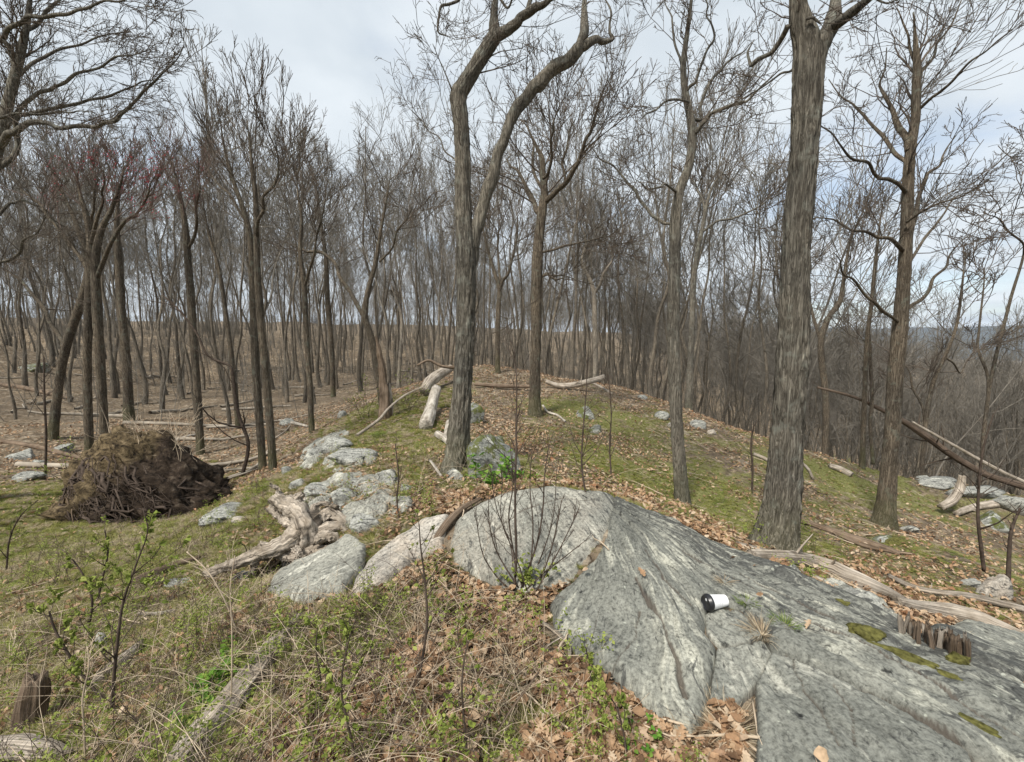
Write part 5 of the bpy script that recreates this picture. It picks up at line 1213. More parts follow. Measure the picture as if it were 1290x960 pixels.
# rotting bark between the slab and the right rock
def bark_heap():
    g = hit(1180, 830); root = thing('rotten_bark', g, 'heap of rotting grey-brown bark strips wedged between the boulder and the right rock', 'dead bark')
    rg = np.random.default_rng(3)
    for i in range(44):
        u = 1136+i*1.95+rg.uniform(-2, 2); top = 778+i*.65+rg.uniform(-4, 9); bot = 815+i*1.0+rg.uniform(-5, 6)
        a = hit(u, bot); p0 = a-np.array([0, 0, .03]); p1 = at(u+rg.uniform(-3, 3), top, a[1]+rg.uniform(.0, .12)); p1[0] += rg.normal()*.02
        r = rg.uniform(.006, .014); V, F = rough_tube(np.array([p0, .5*(p0+p1)+rg.normal(scale=.006, size=3), p1])-g, [r, r, r*.8], 10, 16, .4, 1.5, 14, 200+i, 0, True, .03)
        obj('bark_strip', mk_mesh('bark_strip', V, F, M['wood_grey' if i % 3 == 0 else 'wood_brown'], True, {'along': np.zeros(len(V))+i, 'round': np.append(np.tile(np.linspace(0, 1, 10), 16), [0, 0])}), root)
bark_heap()

# ------------------------------------------------------------------ the cup
def cup():
    P = hit(903, 766); P[1] -= .06; P[0] *= (P[1])/(P[1]+.06); P[2] = top_z(P[0], P[1])
    root = thing('paper_cup', P+np.array([-.050, 0.0, 0.040]), 'white paper coffee cup with black lid lying on its side on the grey slab', 'cup')
    mw, N, L, b = mat_new('cup_paper', .5, .4); b.inputs[0].default_value = (.80, .80, .80, 1)
    mb, N, L, b = mat_new('cup_lid', .35, .5); b.inputs[0].default_value = (.012, .012, .014, 1)
    mg, N, L, b = mat_new('cup_print', .5, .3); b.inputs[0].default_value = (.45, .46, .47, 1)
    def lathe(prof, s=48):
        prof = np.array(prof); a = np.arange(s)*2*PI/s
        V = np.stack([np.repeat(prof[:, 0], s), (prof[:, 1][:, None]*np.cos(a)).ravel(), (prof[:, 1][:, None]*np.sin(a)).ravel()], -1)
        i = np.arange(len(prof)-1)[:, None]*s; j = np.arange(s)[None]; j2 = (j+1) % s
        return V, np.stack([i+j, i+j2, i+s+j2, i+s+j], -1).reshape(-1, 4)
    # axis along local +x from the lid to the foot
    V, F = lathe([(.004, .040), (.010, .0415), (.014, .041), (.016, .0395), (.108, .0290), (.111, .0290), (.111, .0272), (.106, .0268), (.106, .0001)]); obj('cup_body', mk_mesh('cup_body', V, F, mw), root)
    V, F = lathe([(-.012, .0001), (-.012, .030), (-.016, .0325), (-.018, .035), (-.016, .0385), (-.006, .0405), (-.004, .044), (.001, .0452), (.006, .0452), (.010, .0438), (.010, .0405)]); obj('lid', mk_mesh('lid', V, F, mb), root)
    V, F = lathe([(-.0122, .0001), (-.0126, .006), (-.0122, .0075)], 20); o = obj('sip_hole', mk_mesh('sip_hole', V, F, mg), root); o.location = (-.001, .0, .018)
    # three faint printed lines on the flank (flat print): thin arcs hugging the wall
    A = Acc()
    for k, (x0, wd, a0, a1) in enumerate([(.040, .0022, 2.3, 3.5), (.052, .0022, 2.2, 3.3), (.064, .0018, 2.5, 3.4)]):
        a = np.linspace(a0, a1, 16); r = lambda x: .0395-(x-.016)*.1141+.0003
        V = np.concatenate([np.stack([np.full(16, x0), r(x0)*np.cos(a), r(x0)*np.sin(a)], -1), np.stack([np.full(16, x0+wd), r(x0+wd)*np.cos(a), r(x0+wd)*np.sin(a)], -1)])
        i = np.arange(15); A.add(V, np.stack([i, i+1, i+17, i+16], -1))
    obj('printed_line', A.mesh('printed_line', mg), root)
    root.rotation_euler = (0, math.radians(2), math.radians(14)); root['_d'] = 1; del root['_d']
    return root
CUP = cup()

# ------------------------------------------------------------------ small plants
def leaf_shape(kind, seed, L_=.09):
    rg = np.random.default_rng(seed)
    if kind == 'oak': prof = [0.02, .16, .10, .30, .14, .36, .18, .28, .10, .14, 0.0]
    elif kind == 'beech': prof = [0.01, .14, .24, .29, .30, .27, .2, .1, 0.0]
    else: prof = [0.0, .22, .30, .22, 0.0]
    n = len(prof); t = np.linspace(0, 1, n); V = []
    c = rg.uniform(-1.2, 1.6); tw = rg.uniform(-.9, .9); fold = rg.uniform(.1, .8)
    for i in range(n):
        a = c*(t[i]-.5); zc = (1-math.cos(a))*.5*np.sign(c)*abs(c)*.6
        for s in (-1, 0, 1):
            w = prof[i]*s*(1+.15*rg.normal()); th = tw*(t[i]-.5)
            V.append((t[i]-.5, w*math.cos(th), zc+abs(w)*fold+w*math.sin(th)))
    V = np.array(V)*L_; F = []
    for i in range(n-1):
        for s in (0, 1): a = i*3+s; F.append((a, a+3, a+4, a+1))
    return V, np.array(F)
LEAFSRC = []
for i, (k, u, v, lab) in enumerate([('oak', 640, 790, 'curled tan oak leaf lying in the litter below the bare shrub'), ('oak', 560, 830, 'brown lobed oak leaf in the litter left of the slab'),
    ('oak', 300, 900, 'pinkish lobed leaf beside the long split log'), ('beech', 450, 860, 'pale oval dead leaf in the bottom-left litter'), ('oak', 610, 890, 'twisted dark brown oak leaf near the grass clump'), ('beech', 370, 945, 'orange brown oval dead leaf at the bottom edge right of the split log')]):
    V, F = leaf_shape(k, 300+i); p = hit(u, v)
    o = obj('dead_leaf', mk_mesh('dead_leaf', V, F, M['dead_leaf'], True, {'shade': np.full(len(V), i*.15)}), None, (p[0], p[1], p[2]+.03)); o.rotation_euler = (.2, .3, i*1.1)
    tag(o, lab, 'leaf'); LEAFSRC.append(o)
def scatter_leaves():
    rg = np.random.default_rng(41); n = 170000
    # density roughly even in the picture: uniform in log distance
    r = 1.15*np.exp(rg.random(n)**.9*2.75); az = np.radians(rg.uniform(-56, 56, n)); x = r*np.sin(az); y = r*np.cos(az)
    g = green_at(x, y); sd = rock_sd(x, y)
    patch = .5+.5*fbm(xyz(x*1.3, y*1.3), 3, 33)
    keep = (rg.random(n) < np.clip(.80-1.0*g+.9*(patch-.5)-.10*smooth(3.2, 5, y), .05, 1)) & ((sd < -.02) | ((rg.random(n) < .0012)))
    F_ = np.concatenate(FOOT)
    for a, b, c in F_: keep &= ~((np.abs(x-a) < c+.03) & (np.abs(y-b) < c+.03))
    x, y, sd = x[keep], y[keep], sd[keep]; n = len(x)
    z = H(x, y)+rg.random(n)**1.5*.045+.006+np.where(sd > .01, .07, 0)
    rot = np.column_stack([rg.normal(scale=.45, size=n), rg.normal(scale=.45, size=n), rg.uniform(0, 6.28, n)])
    rr = np.hypot(x, y)
    gn_scatter('leaf_litter', np.stack([x, y, z], -1), rot, rg.uniform(.35, .85, n)*np.interp(rr, [0, 3, 6, 16], [1, .85, .72, 1.0]), rg.integers(0, 6, n), LEAFSRC, 'carpet of dead brown and tan leaves over the ground')
scatter_leaves()

def tuft_mesh(nb, h, spread, w, seed, k=4):
    rg = np.random.default_rng(seed); A = Acc()
    a = rg.uniform(0, 6.28, nb); r0 = rg.random(nb)*spread*.35; ln = h*rg.uniform(.5, 1.2, nb)
    d = np.stack([np.cos(a)*rg.uniform(.1, .8, nb), np.sin(a)*rg.uniform(.1, .8, nb), np.ones(nb)], -1); d = norm(d)
    pos = np.stack([np.cos(a)*r0, np.sin(a)*r0, np.zeros(nb)-.01], -1); side = norm(np.cross(d, rg.normal(size=(nb, 3))))
    rows = []
    for j in range(k):
        t = j/(k-1); ww = (w*(1-t)**.7+.0003)[..., None] if np.ndim(w) else w*(1-t)**.7+.0003
        rows.append(np.stack([pos-side*ww, pos+side*ww], 1)); d = norm(d+np.stack([np.cos(a)*.32, np.sin(a)*.32, np.full(nb, -.20)], -1)); pos = pos+d*(ln/(k-1))[:, None]
    V = np.stack(rows, 1).reshape(-1, 3); b = (np.arange(nb)[:, None]*k+np.arange(k-1)[None])*2; b = b.ravel()
    F = np.stack([b, b+1, b+3, b+2], -1); return V, F, np.repeat(rg.random(nb), k*2)
def tuft(name, label, u, v, nb, h, spread, w, mat, seed, cat='grass', zo=0.0):
    V, F, sh = tuft_mesh(nb, h, spread, w, seed); p = hit(u, v)
    o = obj(name, mk_mesh(name, V, F, M[mat], True, {'shade': sh}), None, (p[0], p[1], top_n(p[0], p[1])-(.012 if zo else 0) if zo else p[2])); return tag(o, label, cat)
T_G = tuft('grass_tuft', 'small green grass tuft in the crack above the tan tuft, just right of the cup', 940, 770, 110, .06, .12, .0014, 'grass_green', 1, zo=.04)
T_D = tuft('grass_tuft', 'tan dry grass tuft growing from the crack in the slab right of the cup', 960, 806, 260, .11, .16, .0014, 'grass_dry', 2, zo=.03)
tuft('grass_tuft', 'green grass tuft on the right of the tan tuft in the slab crack', 988, 800, 140, .06, .16, .0014, 'grass_green', 3, zo=.03)
tuft('grass_tuft', 'dry grass strands in the crack just above the cup', 912, 742, 60, .07, .06, .0012, 'grass_dry', 4, zo=.06)
tuft('grass_tuft', 'dark green blade clump in the leaves at the bottom centre', 620, 888, 220, .10, .16, .003, 'grass_green', 5)
tuft('grass_tuft', 'dense pale dry grass clump against the left side of the lower slab', 915, 925, 520, .13, .30, .0014, 'grass_dry', 6)
tuft('grass_tuft', 'pale dry grass clump spilling over the bottom right of the leaves', 880, 955, 420, .12, .30, .0014, 'grass_dry', 7)
tuft('grass_tuft', 'grey matted dry grass below the bare shrub stem', 525, 800, 300, .16, .12, .0015, 'grass_dry', 8)
T_O = tuft('grass_tuft', 'olive grass tuft in front of the twisted stump', 260, 740, 90, .10, .16, .0018, 'grass_olive', 9)
tuft('grass_tuft', 'coarse green grass tuft at the bottom edge right of centre', 690, 945, 260, .14, .25, .0022, 'grass_olive', 10)
tuft('grass_tuft', 'tuft of green grass under the fallen log beyond the slab', 1008, 722, 90, .08, .15, .002, 'grass_green', 11)
tuft('grass_tuft', 'dry grass hanging over the rotting bark strips beside the right rock', 1190, 806, 260, .10, .34, .0014, 'grass_dry', 15)
tuft('grass_tuft', 'bright green grass patch on the left shoulder of the knoll', 487, 548, 420, .12, .7, .003, 'grass_green', 12)
tuft('grass_tuft', 'bright green grass clump below the ledge stone left of the knoll', 388, 590, 200, .10, .3, .003, 'grass_green', 13)

T_S = tuft('grass_tuft', 'tall thin straw blades beside the matted grey grass', 505, 830, 12, .30, .14, .0016, 'grass_dry', 14)
def scatter_grass():
    rg = np.random.default_rng(43); n = 210000
    r = 1.15*np.exp(rg.random(n)**.9*2.5); az = np.radians(rg.uniform(-56, 56, n)); x = r*np.sin(az); y = r*np.cos(az)
    g = green_at(x, y); sd = rock_sd(x, y); pt = fbm(xyz(x*2.1, y*2.1), 3, 88)
    keep = (sd < 0) & (rg.random(n) < np.clip(.10+(g-.12)*1.0+.3*pt*(g+.2), 0.02, .9))
    for a, b, c in np.concatenate(FOOT): keep &= ~((np.abs(x-a) < c+.012) & (np.abs(y-b) < c+.012))
    x, y, g = x[keep], y[keep], g[keep]; n = len(x); rr = np.hypot(x, y)
    rot = np.column_stack([rg.normal(scale=.15, size=n), rg.normal(scale=.15, size=n), rg.uniform(0, 6.28, n)])
    idx = np.where(rg.random(n) < .60, 2, np.where(rg.random(n) < .14, 1, 0))
    sc = rg.uniform(.35, .8, n)*np.where(rr > 4, .85, 1.0)
    left = x < -1.0
    sc = np.where(left, sc*1.15, sc*.55)
    idx = np.where(left & (rg.random(n) < .10), 1, idx)
    st = (y < 3.2) & (x < .5) & (rg.random(n) < np.where(x < -.9, .012, .030)); idx[st] = 3; sc[st] = rg.uniform(.5, 1.2, st.sum())
    gn_scatter('grass', np.stack([x, y, H(x, y)], -1), rot, sc, idx, [T_G, T_D, T_O, T_S], 'short green, olive and straw grass patches')
scatter_grass()

# arching canes and dead stalks, a tangle over the near ground
def brambles():
    rg = np.random.default_rng(52)
    for nm, mt, n, sd_ in (('dry_canes', 'dry_cane', 420, 1), ('dark_shoots', 'stem', 330, 2)):
        r = 1.35*np.exp(rg.random(n*3)*1.25); az = np.radians(rg.uniform(-52, 12, n*3)); x = r*np.sin(az); y = r*np.cos(az)
        m = (rock_sd(x, y) < -.12) & (rg.random(n*3) < .35+.65*smooth(.3, -.8, x)); 
        F_ = np.concatenate(FOOT)
        for a_, b_, c_ in F_: m &= ~((np.abs(x-a_) < c_+.05) & (np.abs(y-b_+.06) < c_+.10))
        x, y = x[m][:n], y[m][:n]; n = len(x); k = 9
        P = np.zeros((n, k, 3)); P[:, 0] = np.stack([x, y, H(x, y)-.01], -1); a = rg.uniform(0, 6.28, n); ln = rg.uniform(.18, .66, n)*(1 if nm == 'dry_canes' else .9)
        d = norm(np.stack([np.cos(a)*.45, np.sin(a)*.45, np.ones(n)], -1))
        for j in range(1, k): d = norm(d+np.stack([np.cos(a)*.14, np.sin(a)*.14, -rg.uniform(-.02, .20, n)], -1)+rg.normal(scale=.05, size=(n, 3))); P[:, j] = P[:, j-1]+d*(ln/(k-1))[:, None]
        R = rg.uniform(.0011, .0024, n)[:, None]*(1-.6*np.linspace(0, 1, k))[None]; A = Acc(); A.add(*tubes(P, R, 4))
        p2, r2 = grow(P, R, 3, .3, 1, 45, .35, 4, .02, .14, .6, .0008, rg); A.add(*tubes(p2, r2, 3))
        tag(obj(nm, A.mesh(nm, M[mt])), 'tangle of thin dry straw-coloured canes over the near ground' if sd_ == 1 else 'scattered thin dark leafless shoots over the near ground', kind='stuff')
brambles()
# leafy seedlings and shrubs
def plant(seed, h, nst, leaf_n, leaf_L, mat, spread=.25, stemr=.003, smat='stem', kids=4, lean=.3, leafkind='small', k=7):
    rg = np.random.default_rng(seed); A = Acc()
    P = np.zeros((nst, k, 3)); P[:, 0] = np.column_stack([rg.normal(scale=spread*.12, size=(nst, 2)), np.full(nst, -.03)])
    d = norm(np.column_stack([rg.normal(scale=lean, size=(nst, 2)), np.ones(nst)])); ln = h*rg.uniform(.55, 1.1, nst)
    for j in range(1, k): d = norm(d+rg.normal(scale=.09, size=(nst, 3))); P[:, j] = P[:, j-1]+d*(ln/(k-1))[:, None]
    R = np.full((nst, 1), stemr)*(1-.65*np.linspace(0, 1, k))[None]; A.add(*tubes(P, R, 5))
    p2, r2 = grow(P, R, kids, .2, 1, 42, .4, 5, .06, .14, .6, .001, rg); A.add(*tubes(p2, r2, 3))
    stems = A.mesh('stems', M[smat]); leaves = None
    if leaf_n:
        allp = np.concatenate([p2[:, 1:].reshape(-1, 3), P[:, 3:].reshape(-1, 3)]); c = allp[rg.integers(0, len(allp), leaf_n)]+rg.normal(scale=.012, size=(leaf_n, 3))
        V0, F0 = leaf_shape('small', seed, 1.0); V0[:, 0] += .5
        L_ = leaf_L*rg.uniform(.5, 1.3, leaf_n); B = Acc(); a = rg.uniform(0, 6.28, leaf_n); e = rg.normal(.35, .4, leaf_n)
        X = np.stack([np.cos(a)*np.cos(e), np.sin(a)*np.cos(e), np.sin(e)], -1); Y = norm(np.cross(np.array([0, 0, 1.0]), X)+.3*rg.normal(size=X.shape)); Y = norm(Y-X*(X*Y).sum(-1, keepdims=True)); Z = np.cross(X, Y)
        V = c[:, None]+L_[:, None, None]*(V0[None, :, 0:1]*X[:, None]+V0[None, :, 1:2]*Y[:, None]+V0[None, :, 2:3]*Z[:, None])
        F = F0[None]+np.arange(leaf_n)[:, None, None]*len(V0)
        leaves = mk_mesh('leaves', V.reshape(-1, 3), F.reshape(-1, 4), M[mat], True, {'shade': np.repeat(rg.random(leaf_n), len(V0))})
    return stems, leaves
def put_plant(name, label, u, v, meshes, cat='shrub', rz=0.0, s=1.0, group=None):
    p = hit(u, v); root = thing(name, p, label, cat, group); root.rotation_euler = (0, 0, rz); root.scale = (s, s, s)
    obj('stems', meshes[0], root)
    if meshes[1]: obj('leaves', meshes[1], root)
    return root
# the bare multi-stemmed shrub before the rock
def bare_shrub():
    g = hit(660, 742); d = g[1]; rg = np.random.default_rng(61)
    root = thing('bare_shrub', g, 'bare multi-stemmed shrub of thin dark shoots growing in front of the rounded rock hump', 'shrub')
    S_ = [[(660,742,5),(661,700,4.6),(657,650,4.2),(655,600,3.6),(654,560,3),(652,510,2.4),(650,465,1.6)],
          [(655,740,4),(644,720,3.4),(638,690,3),(632,650,2.8),(640,610,2.2),(636,560,1.6)],
          [(664,742,4),(676,715,3.4),(690,680,3),(697,640,2.8),(698,600,2.2),(704,560,1.4)],
          [(668,742,3.4),(684,720,3),(700,690,2.6),(712,660,2.2),(722,630,1.4)],
          [(652,740,3),(630,715,2.6),(612,690,2.2),(602,660,1.8),(600,625,1.2)],
          [(650,742,3),(624,725,2.4),(600,700,2),(588,670,1.4),(580,640,1)],
          [(662,740,3),(668,705,2.6),(672,660,2.2),(668,615,1.8),(672,570,1.2)],
          [(670,744,3,-.05),(700,722,2.4,-.1),(728,705,2,-.15),(752,690,1.4,-.2),(768,680,1,-.2)],
          [(668,744,3,-.1),(705,700,2.2,-.1),(735,660,1.6,-.1),(750,640,1,-.1)],
          [(664,742,2.6,.05),(690,700,2.2,.1),(710,650,1.6,.1),(716,590,1,.1)],
          [(656,742,2.6,.05),(648,690,2.2,.1),(620,640,1.6,.1),(606,590,1,.1)],
          [(658,744,2.4,-.1),(640,700,2,-.15),(618,655,1.5,-.2),(622,600,1,-.2)]]
    Ps, Rs = [], []
    for i, s in enumerate(S_):
        s = [(660+(q[0]-660)*.74+((i*37) % 23-11)*1.1*(1-k_/len(s)), q[1], q[2]*.72)+tuple(q[3:]) for k_, q in enumerate(s)]; P, R = world_path(d, s); P = P-g; a, b = resample(P, R, 14); Ps.append(a); Rs.append(b)
        V, F = rough_tube(P, R, 8, 24, .06, 1, 4, i, 0); obj('stem', mk_mesh('stem', V, F, M['stem']), root)
    Ps, Rs = np.stack(Ps), np.stack(Rs)
    A, t = crown_levels(Ps, Rs, [dict(n=9, t0=.25, t1=1, ang=30, lf=.3, k=6, up=.10, gn=.10, rf=.55, rmin=.0014, s=4), dict(n=3, t0=.2, t1=1, ang=32, lf=.45, k=4, up=.08, gn=.1, rf=.6, rmin=.001, s=3)], rg)
    obj('twigs', A.mesh('twigs', M['stem']), root)['kind'] = 'stuff'
    # a few fresh leaves low down
    pm = plant(71, .28, 7, 130, .035, 'green_leaf', .6, .002, lean=.5)
    obj('leaves', pm[1], root)
bare_shrub()
def sapling(label, pts, seed, n=9, lv=0, mat='green_leaf', name='sapling', L_=None, wood='stem'):
    g = hit(pts[0][0], pts[0][1]); rg = np.random.default_rng(seed); root = thing(name, g, label, 'sapling')
    P, R = world_path(g[1], pts); P = P-g; R = R*.68; V, F = rough_tube(P, R, 8, 36, .1, 1, 5, seed, 0); obj('stem', mk_mesh('stem', V, F, M[wood]), root)
    a, b = resample(P, R, 16)
    A, t = crown_levels(a[None], b[None], [dict(n=n, t0=.15, t1=1, ang=42, lf=.3, k=6, up=.08, gn=.12, rf=.6, rmin=.0014, s=4), dict(n=4, t0=.2, t1=1, ang=40, lf=.45, k=4, up=.06, gn=.12, rf=.6, rmin=.001, s=3)], rg)
    obj('twigs', A.mesh('twigs', M[wood]), root)['kind'] = 'stuff'
    if lv:
        c = t[rg.integers(0, len(t), lv), rg.integers(1, 4, lv)]; V0, F0 = leaf_shape('small', seed, 1.0); L2 = (L_ or .025)*rg.uniform(.5, 1.3, lv)
        Q = norm(rg.normal(size=(lv, 3))+np.array([0, 0, .3])); Y = norm(np.cross(Q, rg.normal(size=(lv, 3)))); Z = np.cross(Q, Y)
        V = c[:, None]+L2[:, None, None]*(V0[None, :, 0:1]*Q[:, None]+V0[None, :, 1:2]*Y[:, None]+V0[None, :, 2:3]*Z[:, None]); F = F0[None]+np.arange(lv)[:, None, None]*len(V0)
        obj('leaves', mk_mesh('leaves', V.reshape(-1, 3), F.reshape(-1, 4), M[mat], True, {'shade': np.repeat(rg.random(lv), len(V0))}), root)
    return root
sapling('dark thin sapling rising from the matted grass left of the bare shrub', [(524,868,6),(532,830,5.5),(538,780,5),(535,730,4),(530,690,3),(528,660,2)], 1, 12, 60)
sapling('curving dark sapling with sparse leaves at the bottom centre left', [(590,965,4),(585,910,4),(582,860,3.4),(590,810,2.6),(612,785,2)], 2, 9, 80)
sapling('dark leaning sapling in the green growth at lower left', [(140,905,6),(143,860,5.5),(148,810,5),(155,760,4),(172,710,3),(186,670,2),(180,640,1.6)], 3, 14, 260, L_=.03)
sapling('black crooked shoot at the left, leaning up to the left', [(142,888,5),(118,868,5),(90,830,4.5),(70,795,3.6),(62,770,2.6)], 4, 8, 160, L_=.03)
sapling('small dark leafing bush stem in the olive growth at left', [(112,790,4),(116,755,3.5),(105,725,2.6),(92,705,2)], 5, 10, 200, L_=.028)
sapling('second dark leafing stem beside it, leaning right', [(122,760,4),(130,725,3.4),(136,695,2.6),(132,668,2)], 6, 10, 200, L_=.028)
sapling('thin arching twigs at the left edge of the grass', [(8,720,3),(12,680,2.6),(26,650,2),(48,630,1.5)], 7, 10, 120)
sapling('tall thin sapling on the leaf slope near the right edge', [(1240,720,6),(1236,690,5.5),(1232,650,5),(1234,600,4),(1240,560,3),(1252,520,2)], 8, 12)
sapling('dark sapling with a forked top at the right edge', [(1270,738,7),(1271,700,6),(1274,668,5),(1285,640,3.5)], 9, 8)
sapling('thin sapling standing left of the large oak', [(947,622,4),(948,590,3.6),(946,560,3),(950,535,2)], 10, 10)
sapling('slim upright sapling between the knoll stones and the slab', [(739,628,4),(733,590,3.4),(734,550,3),(738,500,2),(740,450,1.4)], 11, 12)
sapling('thin sapling in the grass on the knoll in front of the dark tree', [(652,590,3),(650,540,3),(651,490,2.4),(648,440,1.5)], 12, 12)
sapling('bent broken sapling in the hollow left of the twin trunks', [(305,600,7),(313,560,6),(300,520,5.5),(293,470,5),(288,460,4.5),(262,448,4),(248,420,3.6),(225,390,3),(205,372,2)], 13, 14)
sapling('slim sapling in front of the maple clump at left', [(57,600,4),(58,550,3.6),(56,500,3),(55,450,2)], 14, 12)
sapling('thin sapling in the stony patch left of the forked tree', [(503,655,3),(500,630,3),(502,600,2.5),(498,560,2)], 15, 10)
sapling('fine sapling by the stones right of the dark tree', [(770,600,3),(768,560,2.8),(770,520,2.2),(766,470,1.5)], 16, 10)
sapling('forked dark shoot rising from the bottom edge left of centre', [(452,975,5),(440,920,4.5),(430,870,3.8),(436,820,3),(448,780,2)], 17, 10, 120)
sapling('thin leafless shoot in the leaves right of the long split log', [(398,900,3),(404,860,2.8),(398,820,2.2),(400,790,1.6)], 18, 8, 60)
sapling('leafing shoot at the bottom edge in front of the slab', [(790,960,4),(786,925,3.4),(776,890,2.6),(762,870,2)], 19, 10, 150, mat='green_leaf')
sapling('thin leafing shoot at the left edge of the slab', [(742,880,3),(744,850,2.6),(738,815,2)], 20, 9, 110)
sapling('pale arching cane standing over the hollow by the stump', [(300,800,3),(285,760,2.6),(262,720,2.2),(235,695,1.8)], 21, 6, wood='dry_cane')
sapling('pale dead weed with branching stems at the bottom left', [(108,965,3.5),(106,920,3),(104,880,2.6),(112,840,2),(110,815,1.6)], 22, 9, wood='dry_cane')
sapling('tall straw-coloured dead weed stalk left of the split log', [(290,905,3),(292,850,2.8),(292,790,2.2),(290,740,1.8),(296,700,1.4)], 23, 8, wood='dry_cane')
sapling('pale dry cane leaning over the bottom edge left of centre', [(400,960,3),(415,920,2.8),(440,870,2.4),(465,820,1.8)], 24, 5, wood='dry_cane')

PA = plant(81, .22, 6, 110, .021, 'green_leaf', .5, .0022, lean=.45)
PB = plant(82, .32, 5, 130, .019, 'green_leaf', .5, .0024, lean=.35)
PC = plant(83, .16, 8, 190, .034, 'bright_leaf', .6, .002, lean=.6)
PD = plant(84, .40, 7, 70, .016, 'green_leaf', .6, .0022, lean=.35)
PE = plant(85, .30, 9, 0, .02, 'green_leaf', .8, .0018, 'dry_cane', lean=.5)
PF = plant(86, .45, 6, 260, .018, 'green_leaf', .5, .0025, lean=.3, kids=6)
put_plant('leafy_shrub', 'bright green leafy clump beside the long split log', 288, 868, PC, s=1.25)
put_plant('leafy_shrub', 'bright green broad-leaved seedlings just left of the split log', 262, 905, PC, rz=2, s=.9)
put_plant('leafy_shrub', 'green-leaved shoots under the bare shrub', 652, 775, PA, s=.9)
put_plant('leafy_shrub', 'yellow-green bushy seedling left of the matted grass', 462, 780, PF, rz=1, s=.7)
put_plant('leafy_shrub', 'bright green sapling leaves in front of the mossy boulder', 632, 610, PC, rz=1, s=2.2)
put_plant('leafy_shrub', 'low green seedling at the lower tip of the slab', 812, 925, PC, rz=3, s=.6)
put_plant('leafy_shrub', 'pale green seedling at the bottom edge near the dry grass', 790, 962, PC, rz=4, s=.6)
put_plant('leafy_shrub', 'yellow-green shoots in the gap at the left of the slab', 742, 830, PA, rz=5, s=.8)
put_plant('leafy_shrub', 'green shrub on the left shoulder of the knoll by the snag', 462, 528, PF, rz=2, s=2.2)
put_plant('leafy_shrub', 'sparse green shrub just left of the pale log', 512, 520, PF, rz=4, s=2.0)
put_plant('leafy_shrub', 'yellowish leafing bush in the hollow left of the root mass', 92, 610, PF, rz=3, s=1.8)
def scatter_plants():
    rg = np.random.default_rng(47); src = []
    for i, (m, u, v, lab) in enumerate([(PA, 430, 800, 'low leafing seedling near the grooved grey slab'), (PB, 350, 800, 'slim leafing seedling above the long split log'), (PD, 500, 905, 'sparse thin-stemmed plant at the bottom left of centre'),
                                        (PE, 480, 860, 'straw-coloured dead weed clump left of centre'), (PF, 80, 740, 'dense leafing bush in the olive growth at left')]):
        src.append(list(put_plant('seedling', lab, u, v, m, 'seedling').children))
    n = 4400; r = 1.25*np.exp(rg.random(n)*1.75); az = np.radians(rg.uniform(-54, 40, n)); x = r*np.sin(az); y = r*np.cos(az); sd = rock_sd(x, y); g = green_at(x, y)
    leftb = smooth(.6, -.6, x); keep = (sd < -.08) & (rg.random(n) < .045+.42*smooth(0, -1.1, x)*(.3+g)+.02*(y < 2.3)) & (y < 6.5)
    x, y = x[keep], y[keep]; n = len(x); left = x < -.9
    idx = np.where(left, rg.choice([0, 1, 4, 2, 3, 3], n), rg.choice([0, 2, 2, 3, 3, 3, 3, 1], n))
    rot = np.zeros((n, 3)); rot[:, 2] = rg.uniform(0, 6.28, n)
    gn_scatter('undergrowth', np.stack([x, y, H(x, y)], -1), rot, rg.uniform(.35, .95, n), idx, src, 'low undergrowth of leafing seedlings and dead weeds')
    print('undergrowth', n)
scatter_plants()

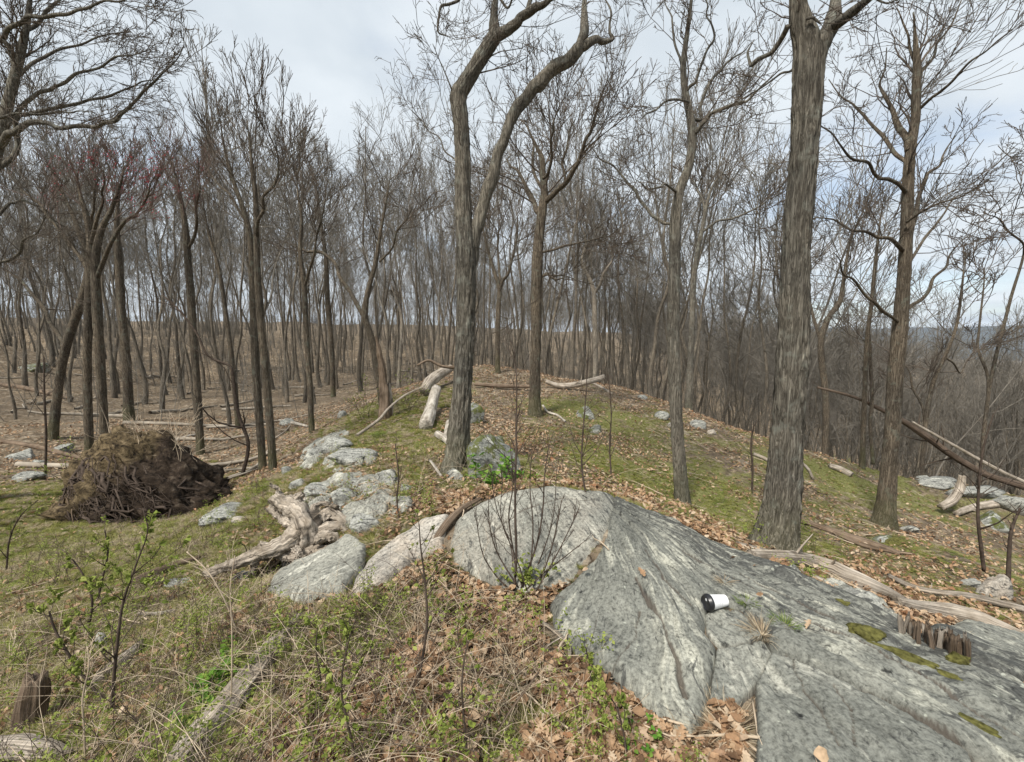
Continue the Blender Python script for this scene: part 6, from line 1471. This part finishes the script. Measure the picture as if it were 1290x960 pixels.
# ------------------------------------------------------------------ far hills and the air
def hills():
    k = 300; az = np.radians(np.linspace(12, 150, k)); rows = []
    for j, (r, f) in enumerate([(1900, 0), (2300, .25), (2700, .55), (3100, .85), (3400, 1.0), (3900, .9), (5000, .2)]):
        base = -78
        hgt = 152+14*fbm(np.stack([az*3.2, np.full(k, .3), np.zeros(k)], -1), 3, 4)+6*fbm(np.stack([az*20, np.full(k, .3), np.zeros(k)], -1), 2, 6)
        rows.append(np.stack([r*np.sin(az), r*np.cos(az), base-8+f*hgt*smooth(.2, .6, az)*smooth(2.6, 2.1, az)+3*fbm(np.stack([az*40, np.full(k, r*.01), np.zeros(k)], -1), 3, 9)], -1))
    V = np.concatenate(rows); i = np.arange(6)[:, None]*k; j = np.arange(k-1)[None]
    F = np.stack([i+j, i+j+1, i+k+j+1, i+k+j], -1).reshape(-1, 4)
    m, N, L, b = mat_new('far_forest', .95, 0); p = wpos(N)
    L.new(ramp(N, L, noise(N, L, p, .02, 6, .7), [(.35, (.045, .05, .045)), (.65, (.10, .10, .085))]), b.inputs[0])
    tag(obj('hills', mk_mesh('hills', V, F[:, ::-1], m)), 'distant blue wooded hill ridge across the valley', kind='structure')
hills()
def haze():
    x = 5600; zb, zt = -125, 75
    V = np.array([(a, b, c) for c in (zb, zt) for (a, b) in ((-x, -400), (x, -400), (x, x), (-x, x))], float)
    F = np.array([(0, 3, 2, 1), (4, 5, 6, 7), (0, 1, 5, 4), (1, 2, 6, 5), (2, 3, 7, 6), (3, 0, 4, 7)])
    m = bpy.data.materials.new('haze'); m.use_nodes = True; N, L = m.node_tree.nodes, m.node_tree.links; N.clear()
    o = N.new('ShaderNodeOutputMaterial'); v = N.new('ShaderNodeVolumePrincipled'); v.inputs['Color'].default_value = (.62, .74, .95, 1); v.inputs['Density'].default_value = 1.0e-4
    v.inputs['Density Attribute'].default_value = ''
    L.new(v.outputs[0], o.inputs['Volume'])
    tag(obj('haze', mk_mesh('haze', V, F, m, False)), 'thin blue haze in the valley air', kind='stuff')
HAZE = True
if HAZE: haze()
S.cycles.volume_bounces = 0
S.cycles.max_bounces = 5; S.cycles.diffuse_bounces = 3; S.cycles.glossy_bounces = 2; S.cycles.transmission_bounces = 2; S.cycles.transparent_max_bounces = 4
tt = sum(len(m.polygons) for m in bpy.data.meshes); print('unique polys', tt)
